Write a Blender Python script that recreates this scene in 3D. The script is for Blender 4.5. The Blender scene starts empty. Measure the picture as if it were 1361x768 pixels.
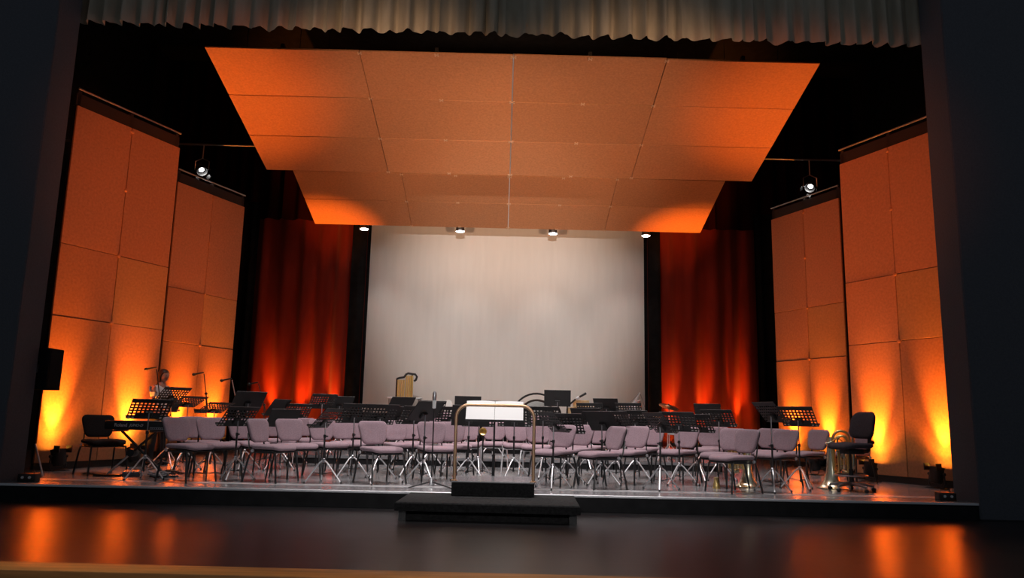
import bpy, bmesh, math, random
from mathutils import Vector, Matrix
random.seed(7)
PI = math.pi
R = math.radians
scene = bpy.context.scene
col = scene.collection

# ------------------------------------------------------------------ camera
F_PX, PITCH, YAW, ROLL = 1010.0, 0.16693, 0.01013, 0.02153
CAM = Vector((-0.0625, -9.288, 0.902))
_f = Vector((math.sin(YAW) * math.cos(PITCH), math.cos(YAW) * math.cos(PITCH), math.sin(PITCH)))
_r0 = Vector((math.cos(YAW), -math.sin(YAW), 0))
_u0 = _r0.cross(_f)
_r = _r0 * math.cos(ROLL) + _u0 * math.sin(ROLL)
_u = _u0 * math.cos(ROLL) - _r0 * math.sin(ROLL)
cd = bpy.data.cameras.new('camera')
cd.sensor_width = 36.0
cd.sensor_fit = 'HORIZONTAL'
cd.lens = F_PX / 1361 * 36.0
cd.clip_end = 200
cam = bpy.data.objects.new('camera', cd)
col.objects.link(cam)
cam.matrix_world = Matrix(((_r.x, _u.x, -_f.x, CAM.x), (_r.y, _u.y, -_f.y, CAM.y), (_r.z, _u.z, -_f.z, CAM.z), (0, 0, 0, 1)))
scene.camera = cam

# ------------------------------------------------------------------ view, world
scene.view_settings.view_transform = 'Standard'
scene.view_settings.look = 'None'
scene.view_settings.exposure = 1.0
scene.view_settings.gamma = 1.0
scene.view_settings.use_curve_mapping = False
w = bpy.data.worlds.new('dark_hall')
scene.world = w
w.use_nodes = True
w.node_tree.nodes['Background'].inputs[0].default_value = (0.75, 0.85, 1.0, 1)
w.node_tree.nodes['Background'].inputs[1].default_value = 0.042

# ------------------------------------------------------------------ stage lamps out of view (battens above the valance, hall downlights, added fills)
def spot(name, loc, target, watts, color, angle, blend=0.6, size=0.05):
    d = bpy.data.lights.new(name, 'SPOT')
    d.energy = watts
    d.color = color
    d.spot_size = R(angle)
    d.spot_blend = blend
    d.shadow_soft_size = size
    o = bpy.data.objects.new(name, d)
    col.objects.link(o)
    o.location = loc
    o.rotation_euler = (Vector(target) - Vector(loc)).to_track_quat('-Z', 'Y').to_euler()
    return o
WARM = (1.0, 0.90, 0.82)
for x, e_ in ((-3.3, 210), (-1.1, 480), (1.1, 480), (3.3, 210)):
    spot('batten_spot', (x, 1.3, 7.0), (x * 0.7, 2.4, 0.4), e_, (1.0, 0.93, 0.93), 75, 0.8, 0.12)
for x in (-2.6, 0.0, 2.6):
    spot('gap_batten_spot', (x, 7.3, 7.1), (x * 0.8, 4.9, 0.4), 300, (1.0, 0.93, 0.93), 70, 0.8, 0.12)
for x in (-1.6, 1.6):      # added unseen fills standing in for bounce onto the ceiling reflectors
    spot('added_ceiling_fill', (x * 2.6, -8.6, 0.9), (x * 0.5, 5.9, 6.15), 2700, (1.0, 0.58, 0.34), 27, 1.0, 0.25)
for x in (-5.0, 5.0):      # added unseen red fills crossing to the opposite shell towers
    spot('added_tower_fill', (x, -8.6, 3.2), (-x * 1.28, 4.2, 4.5), 1500, (1.0, 0.21, 0.055), 23, 1.0, 0.2)
for x in (-3.0, 3.0):      # added unseen fill from the front on chairs and stands
    spot('added_front_fill', (x, -13.0, 5.2), (x * 0.2, 2.8, 0.6), 560, (1.0, 0.94, 0.92), 34, 1.0, 0.15)
spot('added_screen_fill', (0, -13.0, 3.6), (0, 12.1, 3.7), 4700, (1.0, 0.93, 0.86), 20, 0.8, 0.10)  # added unseen lamp that brightens the screen
for x in (-5.0, 5.0):  # added unseen fills for the person and the stage sides
    spot('added_side_fill', (x, 1.3, 7.0), (x * 0.98, 2.9, 0.6), 110, (1.0, 0.93, 0.90), 40, 0.9, 0.12)
for x in (-4.5, -1.5, 1.5, 4.5):   # hall downlights over the front edge
    spot('hall_downlight', (x, -4.3, 7.5), (x, -3.9, -0.2), 330, (1.0, 0.80, 0.55), 40, 0.8, 0.10)

# ------------------------------------------------------------------ projection helpers: a pixel of the photograph to a point of the place
def ray(px, py):
    return _f + _r * ((px - 680.5) / F_PX) - _u * ((py - 384) / F_PX)
def at(px, py, Y):
    d = ray(px, py)
    return CAM + d * ((Y - CAM.y) / d.y)
def place(px, Y, z):
    """the point of height z in the plane y = Y that shows in column px"""
    py = 560.0
    for _ in range(6):
        p = at(px, py, Y)
        dep = (p - CAM).dot(_f)
        py -= (z - p.z) * F_PX / dep
    return at(px, py, Y)
def Yd(d):
    return 1.028 * d - 9.29

# ------------------------------------------------------------------ materials
def mat(name, color, rough=0.6, metal=0.0, noise=0.0, nscale=8.0, bump=0.0, bscale=40.0, rand=0.0, sheen=0.0, coat=0.0, emit=None, estr=0.0, stretch=None, spec=None):
    m = bpy.data.materials.new(name)
    m.use_nodes = True
    nt = m.node_tree
    b = nt.nodes['Principled BSDF']
    b.inputs['Roughness'].default_value = rough
    b.inputs['Metallic'].default_value = metal
    if spec is not None:
        b.inputs['Specular IOR Level'].default_value = spec
    if sheen:
        b.inputs['Sheen Weight'].default_value = sheen
    if coat:
        b.inputs['Coat Weight'].default_value = coat
    if emit:
        b.inputs['Emission Color'].default_value = (*emit, 1)
        b.inputs['Emission Strength'].default_value = estr
    c4 = (*color, 1)
    b.inputs['Base Color'].default_value = c4
    tc = None
    def coords(scale):
        nonlocal tc
        if tc is None:
            tc = nt.nodes.new('ShaderNodeTexCoord')
        mp = nt.nodes.new('ShaderNodeMapping')
        mp.inputs['Scale'].default_value = stretch or (1, 1, 1)
        nt.links.new(tc.outputs['Object'], mp.inputs['Vector'])
        n = nt.nodes.new('ShaderNodeTexNoise')
        n.inputs['Scale'].default_value = scale
        n.inputs['Detail'].default_value = 6
        nt.links.new(mp.outputs['Vector'], n.inputs['Vector'])
        return n
    last = None
    if noise:
        n = coords(nscale)
        ramp = nt.nodes.new('ShaderNodeValToRGB')
        lo, hi = 1 - noise, 1 + noise
        ramp.color_ramp.elements[0].position = 0.3
        ramp.color_ramp.elements[1].position = 0.7
        ramp.color_ramp.elements[0].color = (color[0] * lo, color[1] * lo, color[2] * lo, 1)
        ramp.color_ramp.elements[1].color = (min(1, color[0] * hi), min(1, color[1] * hi), min(1, color[2] * hi), 1)
        nt.links.new(n.outputs['Fac'], ramp.inputs['Fac'])
        last = ramp.outputs['Color']
    if rand:
        oi = nt.nodes.new('ShaderNodeObjectInfo')
        hs = nt.nodes.new('ShaderNodeHueSaturation')
        mr = nt.nodes.new('ShaderNodeMapRange')
        mr.inputs['To Min'].default_value = 1 - rand
        mr.inputs['To Max'].default_value = 1 + rand
        nt.links.new(oi.outputs['Random'], mr.inputs['Value'])
        nt.links.new(mr.outputs['Result'], hs.inputs['Value'])
        if last:
            nt.links.new(last, hs.inputs['Color'])
        else:
            hs.inputs['Color'].default_value = c4
        last = hs.outputs['Color']
    if last:
        nt.links.new(last, b.inputs['Base Color'])
    if bump:
        n2 = coords(bscale)
        bp = nt.nodes.new('ShaderNodeBump')
        bp.inputs['Strength'].default_value = bump
        bp.inputs['Distance'].default_value = 0.02
        nt.links.new(n2.outputs['Fac'], bp.inputs['Height'])
        nt.links.new(bp.outputs['Normal'], b.inputs['Normal'])
    return m
M = {}
M['stage'] = mat('stage_floor_paint', (0.20, 0.20, 0.206), 0.22, noise=0.25, nscale=1.7, bump=0.05, bscale=9)
M['apron'] = mat('apron_black_vinyl', (0.010, 0.009, 0.010), 0.30, noise=0.3, nscale=3, bump=0.10, bscale=2.2, stretch=(0.25, 1.4, 1))
M['black'] = mat('black_masking_cloth', (0.012, 0.012, 0.013), 0.95, noise=0.3, nscale=5, spec=0.1)
M['leg'] = mat('proscenium_grey_cloth', (0.11, 0.115, 0.13), 0.95, noise=0.08, nscale=40, bump=0.2, bscale=60, spec=0.1)
M['riserface'] = mat('riser_face_black', (0.014, 0.014, 0.015), 0.8, noise=0.3, nscale=6, spec=0.2)
M['wood'] = mat('edge_timber', (0.36, 0.17, 0.055), 0.45, noise=0.3, nscale=6, stretch=(0.3, 4, 4), bump=0.05)
M['ply'] = mat('shell_plywood', (0.47, 0.225, 0.11), 0.62, noise=0.13, nscale=26, bump=0.10, bscale=80, rand=0.10, spec=0.25)
M['ply2'] = mat('shell_plywood_ochre', (0.47, 0.26, 0.11), 0.62, noise=0.13, nscale=26, bump=0.10, bscale=80, rand=0.06, spec=0.25)
M['plyedge'] = mat('shell_dark_frame', (0.02, 0.015, 0.013), 0.6)
M['curtain'] = mat('red_velvet', (0.27, 0.030, 0.016), 0.9, noise=0.22, nscale=3, stretch=(1, 1, 0.2), sheen=0.2, spec=0.1)
M['valance'] = mat('olive_grey_valance', (0.46, 0.415, 0.32), 0.9, noise=0.15, nscale=6, stretch=(1, 1, 0.3), spec=0.1)
M['screen'] = mat('projection_screen', (0.74, 0.70, 0.67), 0.8, noise=0.03, nscale=2, stretch=(3, 1, 0.4), spec=0.1)
M['fabric'] = mat('mauve_upholstery', (0.29, 0.205, 0.232), 0.92, noise=0.13, nscale=60, rand=0.07, sheen=0.1, spec=0.15)
M['darkfabric'] = mat('charcoal_upholstery', (0.055, 0.045, 0.052), 0.92, noise=0.15, nscale=60, spec=0.15)
M['blackfabric'] = mat('black_upholstery', (0.022, 0.018, 0.018), 0.92, noise=0.15, nscale=60, spec=0.15)
M['plastic'] = mat('black_plastic', (0.014, 0.014, 0.015), 0.45)
M['blacksteel'] = mat('black_painted_steel', (0.018, 0.018, 0.019), 0.38)
M['deskblack'] = mat('black_desk_enamel', (0.008, 0.008, 0.0085), 0.5, rand=0.2)
M['chrome'] = mat('satin_chrome', (0.78, 0.78, 0.80), 0.38, metal=0.75)
M['steelgrey'] = mat('dull_steel', (0.40, 0.40, 0.42), 0.4, metal=1.0)
M['brass'] = mat('lacquered_brass', (0.93, 0.66, 0.25), 0.30, metal=0.9)
M['silverbrass'] = mat('silver_plated_brass', (0.93, 0.86, 0.62), 0.26, metal=0.9)
M['rail'] = mat('copper_toned_rail', (0.78, 0.50, 0.30), 0.38, metal=1.0)
M['paper'] = mat('white_paper', (0.86, 0.86, 0.84), 0.7)
M['carpet'] = mat('black_carpet', (0.012, 0.012, 0.0125), 0.95, noise=0.4, nscale=40, bump=0.3, bscale=120, spec=0.1)
M['carpettop'] = mat('grey_carpet', (0.035, 0.035, 0.035), 0.95, noise=0.35, nscale=40, bump=0.3, bscale=120, spec=0.1)
M['nosing'] = mat('aluminium_nosing', (0.80, 0.80, 0.82), 0.35, metal=0.8)
M['tape'] = mat('worn_pale_edge_board', (0.42, 0.42, 0.43), 0.30, noise=0.2, nscale=5)
M['edgeboard'] = mat('grey_edge_board', (0.20, 0.20, 0.205), 0.25, noise=0.25, nscale=5, rand=0.15)
M['skin'] = mat('skin', (0.52, 0.27, 0.19), 0.55)
M['hair'] = mat('dark_brown_hair', (0.035, 0.016, 0.010), 0.5)
M['white'] = mat('white_cotton', (0.78, 0.77, 0.76), 0.85)
M['trouser'] = mat('black_trousers', (0.015, 0.014, 0.016), 0.9)
M['lip'] = mat('lip', (0.35, 0.09, 0.07), 0.5)
M['drumhead'] = mat('white_drumhead', (0.80, 0.79, 0.76), 0.5)
M['drumshell'] = mat('dark_drum_shell', (0.030, 0.018, 0.014), 0.3)
M['cymbal'] = mat('bronze_cymbal', (0.80, 0.62, 0.36), 0.25, metal=1.0)
M['tan'] = mat('pale_rosewood_bar', (0.62, 0.40, 0.16), 0.45, noise=0.2, nscale=10)
M['greycable'] = mat('grey_cable', (0.22, 0.22, 0.23), 0.45)
M['lens'] = mat('amber_lit_lens', (0.9, 0.5, 0.2), 0.3, emit=(1.0, 0.42, 0.05), estr=25)
M['whitelens'] = mat('white_lit_lens', (0.9, 0.9, 0.9), 0.3, emit=(1.0, 0.97, 0.94), estr=18)
M['print'] = mat('white_print', (0.80, 0.80, 0.80), 0.6)
M['silverprint'] = mat('silver_print', (0.45, 0.45, 0.46), 0.5)
M['keywhite'] = mat('ivory_keys', (0.8, 0.8, 0.77), 0.35)

# ------------------------------------------------------------------ mesh helpers
class MB:
    def __init__(s):
        s.v, s.f = [], []
    def add(s, vs, fs, mx=None):
        n = len(s.v)
        s.v += [tuple(mx @ Vector(p)) if mx else tuple(p) for p in vs]
        s.f += [tuple(i + n for i in f) for f in fs]
        return s
    def box(s, x0, x1, y0, y1, z0, z1, mx=None):
        vs = [(x0, y0, z0), (x1, y0, z0), (x1, y1, z0), (x0, y1, z0), (x0, y0, z1), (x1, y0, z1), (x1, y1, z1), (x0, y1, z1)]
        return s.add(vs, [(3, 2, 1, 0), (4, 5, 6, 7), (0, 1, 5, 4), (1, 2, 6, 5), (2, 3, 7, 6), (3, 0, 4, 7)], mx)
    def rbox(s, x0, x1, y0, y1, z0, z1, r=0.02, seg=2, mx=None, shape=None):
        bm = bmesh.new()
        bmesh.ops.create_cube(bm, size=1)
        for v in bm.verts:
            v.co = Vector(((x0 + x1) / 2 + v.co.x * (x1 - x0), (y0 + y1) / 2 + v.co.y * (y1 - y0), (z0 + z1) / 2 + v.co.z * (z1 - z0)))
        bmesh.ops.bevel(bm, geom=list(bm.edges), offset=r, segments=seg, profile=0.5, affect='EDGES')
        vs = [v.co.copy() for v in bm.verts]
        if shape:
            vs = [shape(v) for v in vs]
        bm.verts.index_update()
        s.add(vs, [[v.index for v in f.verts] for f in bm.faces], mx)
        bm.free()
        return s
    def tube(s, pts, r, n=8, caps=True, closed=False):
        pts = [Vector(p) for p in pts]
        k = len(pts)
        rs = r if isinstance(r, (list, tuple)) else [r] * k
        base = len(s.v)
        t0 = (pts[1] - pts[0]).normalized()
        ref = Vector((0, 0, 1)) if abs(t0.z) < 0.9 else Vector((1, 0, 0))
        a = t0.cross(ref).normalized()
        for i, p in enumerate(pts):
            if closed:
                t = (pts[(i + 1) % k] - pts[i - 1]).normalized()
            else:
                t = (pts[min(i + 1, k - 1)] - pts[max(i - 1, 0)]).normalized()
            a = (a - t * a.dot(t)).normalized()
            b = t.cross(a)
            for j in range(n):
                q = 2 * PI * j / n
                s.v.append(tuple(p + (a * math.cos(q) + b * math.sin(q)) * rs[i]))
        m = k if closed else k - 1
        for i in range(m):
            i2 = (i + 1) % k
            for j in range(n):
                s.f.append((base + i * n + j, base + i * n + (j + 1) % n, base + i2 * n + (j + 1) % n, base + i2 * n + j))
        if caps and not closed:
            s.f.append(tuple(base + j for j in range(n))[::-1])
            s.f.append(tuple(base + (k - 1) * n + j for j in range(n)))
        return s
    def lathe(s, prof, n=16, mx=None, close=False):
        """prof: (radius, z) pairs about the z axis"""
        vs, fs = [], []
        for r_, z in prof:
            for j in range(n):
                q = 2 * PI * j / n
                vs.append((r_ * math.cos(q), r_ * math.sin(q), z))
        for i in range(len(prof) - 1):
            for j in range(n):
                fs.append((i * n + j, i * n + (j + 1) % n, (i + 1) * n + (j + 1) % n, (i + 1) * n + j))
        if prof[0][0] > 1e-5:
            fs.append(tuple(range(n))[::-1])
        if prof[-1][0] > 1e-5:
            fs.append(tuple((len(prof) - 1) * n + j for j in range(n)))
        return s.add(vs, fs, mx)
    def mesh(s, name, sharp=35):
        me = bpy.data.meshes.new(name)
        me.from_pydata(s.v, [], s.f)
        bm = bmesh.new()
        bm.from_mesh(me)
        bmesh.ops.remove_doubles(bm, verts=bm.verts, dist=1e-6)
        bmesh.ops.recalc_face_normals(bm, faces=bm.faces)
        bm.to_mesh(me)
        bm.free()
        for p in me.polygons:
            p.use_smooth = True
        me.set_sharp_from_angle(angle=R(sharp))
        return me
    def build(s, name, m, parent=None, sharp=35):
        o = bpy.data.objects.new(name, s.mesh(name, sharp))
        o.data.materials.append(M[m])
        col.objects.link(o)
        if parent:
            o.parent = parent
        return o
def tag(o, label=None, cat=None, group=None, kind=None):
    if label: o['label'] = label
    if cat: o['category'] = cat
    if group: o['group'] = group
    if kind: o['kind'] = kind
    return o
def empty(name, loc=(0, 0, 0), rz=0.0, label=None, cat=None, group=None):
    o = bpy.data.objects.new(name, None)
    o.empty_display_size = 0.1
    col.objects.link(o)
    o.location = loc
    o.rotation_euler = (0, 0, rz)
    return tag(o, label, cat, group)
def copy_tree(o, parent=None):
    c = o.copy()
    col.objects.link(c)
    if parent:
        c.parent = parent
    for ch in list(o.children):
        copy_tree(ch, c)
    return c
def remove_tree(o):
    for ch in list(o.children):
        remove_tree(ch)
    bpy.data.objects.remove(o)
def T(x, y, z): return Matrix.Translation((x, y, z))
def RX(a): return Matrix.Rotation(a, 4, 'X')
def RY(a): return Matrix.Rotation(a, 4, 'Y')
def RZ(a): return Matrix.Rotation(a, 4, 'Z')

# ================================================================== SETTING
APZ = -0.19          # apron level below the stage
W_L, W_R = -5.98, 5.65
fl = tag(MB().box(-10, 10, 0.075, 14, -0.6, 0.0).build('floor', 'stage'), kind='structure')
# pale boards along the stage edge, metal nosing
xs = [-10, -7.4, -4.9, -2.45, -1.62, -0.9, 0.75, 3.2, 5.6, 8, 10]
for i in range(len(xs) - 1):
    MB().box(xs[i] + 0.004, xs[i + 1] - 0.004, 0.028, 0.20, -0.02, 0.004).build('edge_board', 'edgeboard', fl)
MB().rbox(-10, 10, -0.012, 0.028, -0.022, 0.008, 0.005, 1).build('metal_nosing', 'nosing', fl)
MB().box(-10, 10, 0.58, 0.80, -0.001, 0.002).build('pale_tape_line', 'tape', fl)
tag(MB().box(-10, 10, 0.004, 0.075, -0.6, -0.016).build('trim_1', 'riserface'), kind='structure')
ap = tag(MB().box(-10, 10, -3.70, 0.004, -0.6, APZ).build('floor_apron', 'apron'), kind='structure')
eb = MB().rbox(-10, 10, -3.98, -3.70, -0.34, APZ + 0.012, 0.01, 2, RZ(R(-1.4))).build('trim_2', 'wood')
tag(eb, kind='structure')
tag(MB().box(-10, 10, -15, -3.9, -1.5, -1.1).build('floor_hall', 'black'), kind='structure')
# side, back, ceiling masking
tag(MB().box(-10.2, -10, -1, 14, -0.6, 11).build('wall_left', 'black'), kind='structure')
tag(MB().box(10, 10.2, -1, 14, -0.6, 11).build('wall_right', 'black'), kind='structure')
tag(MB().box(-10, 10, 13.6, 13.8, -0.6, 11).build('wall_back', 'black'), kind='structure')
tag(MB().box(-10, 10, -1, 14, 11, 11.2).build('ceiling', 'black'), kind='structure')
# proscenium: grey cloth covered piers and the header behind the valance
tag(MB().rbox(-11, W_L, 0.0, 0.50, -0.19, 9.5, 0.015, 1).build('wall_proscenium_left', 'leg'), kind='structure')
tag(MB().rbox(W_R, 11, -0.03, 0.50, -0.19, 9.5, 0.015, 1).build('wall_proscenium_right', 'leg'), kind='structure')
tag(MB().box(-10, 10, 0.85, 1.0, 7.25, 11).build('wall_header', 'black'), kind='structure')

# ------------------------------------------------------------------ drapes
def drape(x0, x1, y, z0, z1, pitch, amp, seed, wave=0.0, nz=6, flare=0.0, thick=0.012):
    rnd = random.Random(seed)
    mb = MB()
    phases, x = [], x0
    knots = [x0]
    while knots[-1] < x1:
        knots.append(knots[-1] + pitch * rnd.uniform(0.6, 1.5))
    amps = [amp * rnd.uniform(0.45, 1.15) for _ in knots]
    zoff = [wave * rnd.uniform(-1, 1) for _ in knots]
    n = int((x1 - x0) / pitch * 9)
    top, rows = [], []
    pts = []
    k = 0
    for i in range(n + 1):
        xx = x0 + (x1 - x0) * i / n
        while k < len(knots) - 2 and xx > knots[k + 1]:
            k += 1
        t = (xx - knots[k]) / (knots[k + 1] - knots[k])
        ph = 2 * PI * t
        yy = amps[k] * (math.sin(ph) + 0.25 * math.sin(2 * ph + k))
        zz = wave * 0.8 * math.sin(ph + 0.7) + zoff[k] * math.sin(PI * t)
        pts.append((xx, yy, zz))
    for j in range(nz + 1):
        tz = j / nz
        for (xx, yy, zz) in pts:
            a = 1.0 - 0.35 * tz + flare * (1 - tz)
            mb.v.append((xx, y + yy * a, z0 + (z1 - z0) * tz + zz * max(0, 1 - tz * 2.5)))
    m = n + 1
    for j in range(nz):
        for i in range(n):
            mb.f.append((j * m + i, j * m + i + 1, (j + 1) * m + i + 1, (j + 1) * m + i))
    return mb
v = drape(-6.3, 5.95, 0.66, 6.21, 7.9, 0.23, 0.075, 3, wave=0.030, nz=8, flare=0.3).build('valance_curtain', 'valance', sharp=80)
tag(v, 'gathered grey-green valance curtain with wavy hem across the top of the stage', 'curtain')
c = drape(-7.9, -4.02, 12.05, 0.03, 6.55, 0.50, 0.12, 11, nz=4).build('stage_curtain', 'curtain', sharp=80)
tag(c, 'dark red pleated stage curtain hanging between the screen and the music shell, nearer the keyboard', 'curtain', 'red curtains either side of the screen')
c = drape(4.02, 8.0, 12.05, 0.03, 6.55, 0.50, 0.12, 23, nz=4).build('stage_curtain', 'curtain', sharp=80)
tag(c, 'dark red pleated stage curtain beside the screen, on the side of the office chair', 'curtain', 'red curtains either side of the screen')
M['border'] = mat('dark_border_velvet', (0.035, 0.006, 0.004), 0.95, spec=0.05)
bd = drape(-9.8, 9.8, 11.75, 6.3, 10.99, 0.45, 0.08, 31, nz=2).build('border_curtain', 'border', sharp=80)
tag(bd, 'nearly unlit dark red border curtain above the tall stage curtains', 'curtain')

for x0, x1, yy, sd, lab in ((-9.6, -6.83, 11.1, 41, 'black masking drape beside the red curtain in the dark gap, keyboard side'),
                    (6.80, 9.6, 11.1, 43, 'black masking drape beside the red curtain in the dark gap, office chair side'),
                    (-4.42, -4.0, 11.9, 47, 'narrow black strip for the shaded curtain fold along the screen edge, keyboard side'),  # black strips stand for the shaded side folds of the red curtain
                    (4.0, 4.36, 11.9, 53, 'narrow black strip for the shaded curtain fold along the screen edge, office chair side')):
    tag(drape(x0, x1, yy, 0.02, 6.6, 0.32, 0.05, sd, nz=2).build('masking_and_shade_drape', 'black', sharp=80), lab, 'drape', 'black masking drapes')
# ------------------------------------------------------------------ projection screen
sc = empty('projection_screen', (0, 12.15, 0), 0, 'large pale grey projection screen hanging behind the orchestra chairs', 'screen')
MB().box(-3.94, 3.94, 0, 0.02, 0.95, 6.75).build('screen_surface', 'screen', sc)
for s in (-1, 1):
    MB().box(min(s * 3.94, s * 4.06), max(s * 3.94, s * 4.06), -0.012, 0.03, 0.83, 6.87).build('screen_border', 'black', sc)
MB().box(-3.94, 3.94, -0.012, 0.03, 0.83, 0.95).build('screen_border', 'black', sc)
MB().tube([(-4.05, 0.01, 6.9), (4.05, 0.01, 6.9)], 0.05, 10).build('roller_tube', 'blacksteel', sc)

# ------------------------------------------------------------------ shell towers
HT = (0.10, 2.25, 3.345, 5.53)
def tower(near, far, label):
    near, far = Vector((*near, 0)), Vector((*far, 0))
    d = (far - near).normalized()
    L = (far - near).length
    e = empty('shell_tower', near, math.atan2(d.y, d.x), label, 'stage shell', 'plywood shell towers at the stage sides')
    # local x runs along the wall from near to far, the stage side is the local side facing x = 0
    inner = -1 if near.x < 0 else 1
    def yb(a, b): return (min(a * inner, b * inner), max(a * inner, b * inner))
    half = L / 2
    y0, y1 = yb(0.0, 0.035)
    for c_ in range(2):
        for r_ in range(3):
            m = 'ply2' if (r_ == 1 and ((c_ == 1) == (near.x < 0))) else 'ply'
            jit = [random.uniform(-0.004, 0.004) for _ in range(2)]
            MB().rbox(c_ * half + 0.005, (c_ + 1) * half - 0.005, y0 + jit[0], y1 + jit[0], HT[r_] + 0.004, HT[r_ + 1] - 0.004, 0.004, 1).build('panel', m, e)
    y2, y3 = yb(-0.02, 0.033)
    MB().box(0, L, y2, y3, 0.0, 0.10).build('base_rail', 'plyedge', e)
    y4, y5 = yb(-0.06, -0.005)
    for x in (0.02, half - 0.03, L - 0.08):
        MB().box(x, x + 0.06, y4, y5, 0.10, 5.78).build('post', 'plyedge', e)
    MB().box(0, L, y4, y5, 5.54, 5.74).build('top_beam', 'plyedge', e)
    yy = 0.02 * inner
    MB().tube([(0, yy, 5.80), (L, yy, 5.80)], 0.018, 8).build('top_pipe', 'steelgrey', e)
    for z in (HT[1], HT[2], 4.45, 5.46):
        MB().lathe([(0.0, 0.0), (0.032, 0.0), (0.032, 0.012), (0.02, 0.02), (0.0, 0.02)], 10, T(half, 0.035 * inner, z) @ RX(PI / 2 * -inner)).build('joint_plate', 'ply', e)
    return e
TW = [((-6.773, 1.960), (-5.965, 3.823), 'near plywood shell tower behind the keyboard, lit amber from the floor'),
      ((-6.845, 5.850), (-6.100, 7.720), 'farther plywood shell tower between the boom microphones and the red curtain'),
      ((6.773, 1.960), (5.965, 3.823), 'near plywood shell tower behind the office chair, lit amber from the floor'),
      ((6.845, 5.850), (6.100, 7.720), 'farther plywood shell tower beside the red curtain, past the office chair')]
for n_, f_, l_ in TW:
    tower(n_, f_, l_)

# ------------------------------------------------------------------ ceiling clouds
def cloud(hw, y0, z0, y1, z1, rows, label, cables):
    L = math.hypot(y1 - y0, z1 - z0)
    e = empty('acoustic_cloud', (0, y0, z0), 0, label, 'acoustic ceiling', 'suspended plywood ceiling reflectors')
    mx = RX(math.atan2(z1 - z0, y1 - y0))
    cw, rl = 2 * hw / 4, L / rows
    for r_ in range(rows):
        for c_ in range(4):
            g = 0.012 if c_ in (1, 2) else 0.005
            j = random.uniform(-0.006, 0.006)
            x0 = -hw + c_ * cw + (0.011 if c_ == 2 else 0.004)
            x1 = -hw + (c_ + 1) * cw - (0.011 if c_ == 1 else 0.004)
            MB().rbox(x0, x1, r_ * rl + 0.007, (r_ + 1) * rl - 0.007, j, 0.035 + j, 0.004, 1, mx).build('panel', 'ply', e)
    MB().box(-0.0105, 0.0105, 0.0, L, 0.008, 0.03, mx).build('gap_light_strip', 'nosing', e)  # pale strip stands for light showing through the centre gap
    for c_ in range(4):
        xm = -hw + (c_ + 0.5) * cw
        MB().box(xm - 0.03, xm + 0.03, 0.0, L, 0.045, 0.12, mx).build('rib_beam', 'plyedge', e)
    for r_ in range(rows + 1):
        for x in (-cw, -cw / 2, 0, cw / 2, cw):
            yl = min(max(r_ * rl, 0.04), L - 0.04)
            mb = MB()
            s = 0.035 if x != 0 else 0.05
            mb.box(x - s, x - s * 0.4, yl - 0.035, yl + 0.035, -0.014, -0.004, mx).box(x + s * 0.4, x + s, yl - 0.035, yl + 0.035, -0.014, -0.004, mx).box(x - s, x + s, yl - 0.012, yl + 0.012, -0.014, -0.004, mx)
            mb.build('joint_plate', 'plyjoint', e)
    for x in (-hw + 0.6, hw - 0.6):
        for yl in (0.3, L - 0.3):
            p = mx @ Vector((x, yl, 0.1))
            MB().tube([p, (p.x, p.y, 10.97 - z0)], 0.006, 5).build('suspension_cable', 'blacksteel', e)
    return e, mx, L
M['plyjoint'] = mat('pale_joint_metal', (0.62, 0.42, 0.28), 0.5)
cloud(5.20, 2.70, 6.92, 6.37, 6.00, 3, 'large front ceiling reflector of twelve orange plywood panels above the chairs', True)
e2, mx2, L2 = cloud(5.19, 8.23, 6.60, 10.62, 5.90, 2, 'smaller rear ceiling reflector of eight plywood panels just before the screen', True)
for k, x in enumerate((-3.9, -1.3, 1.22, 3.75)):
    names = ('outermost on the keyboard side', 'second from the keyboard side', 'third from the keyboard side', 'outermost on the office chair side')
    d = empty('downlight', (x, 10.80, 5.84), 0, 'lit white downlight at the rear edge of the ceiling, ' + names[k], 'lamp', 'downlights along the rear ceiling edge')
    MB().lathe([(0.0, 0.16), (0.10, 0.16), (0.125, 0.0), (0.115, -0.005), (0.105, 0.02), (0, 0.02)], 16).build('housing', 'steelgrey', d)
    MB().lathe([(0.0, -0.015), (0.104, -0.012), (0.104, 0.018), (0, 0.018)], 16).build('lens', 'whitelens', d)
    MB().box(-0.02, 0.02, -0.17, -0.06, 0.10, 0.14).build('bracket', 'blacksteel', d)
    spot('downlight_beam', (x, 10.72, 5.82), (x * 0.86, 12.0, 2.4), 48, (1.0, 0.93, 0.86), 62, 1.0, 0.08)

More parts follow.
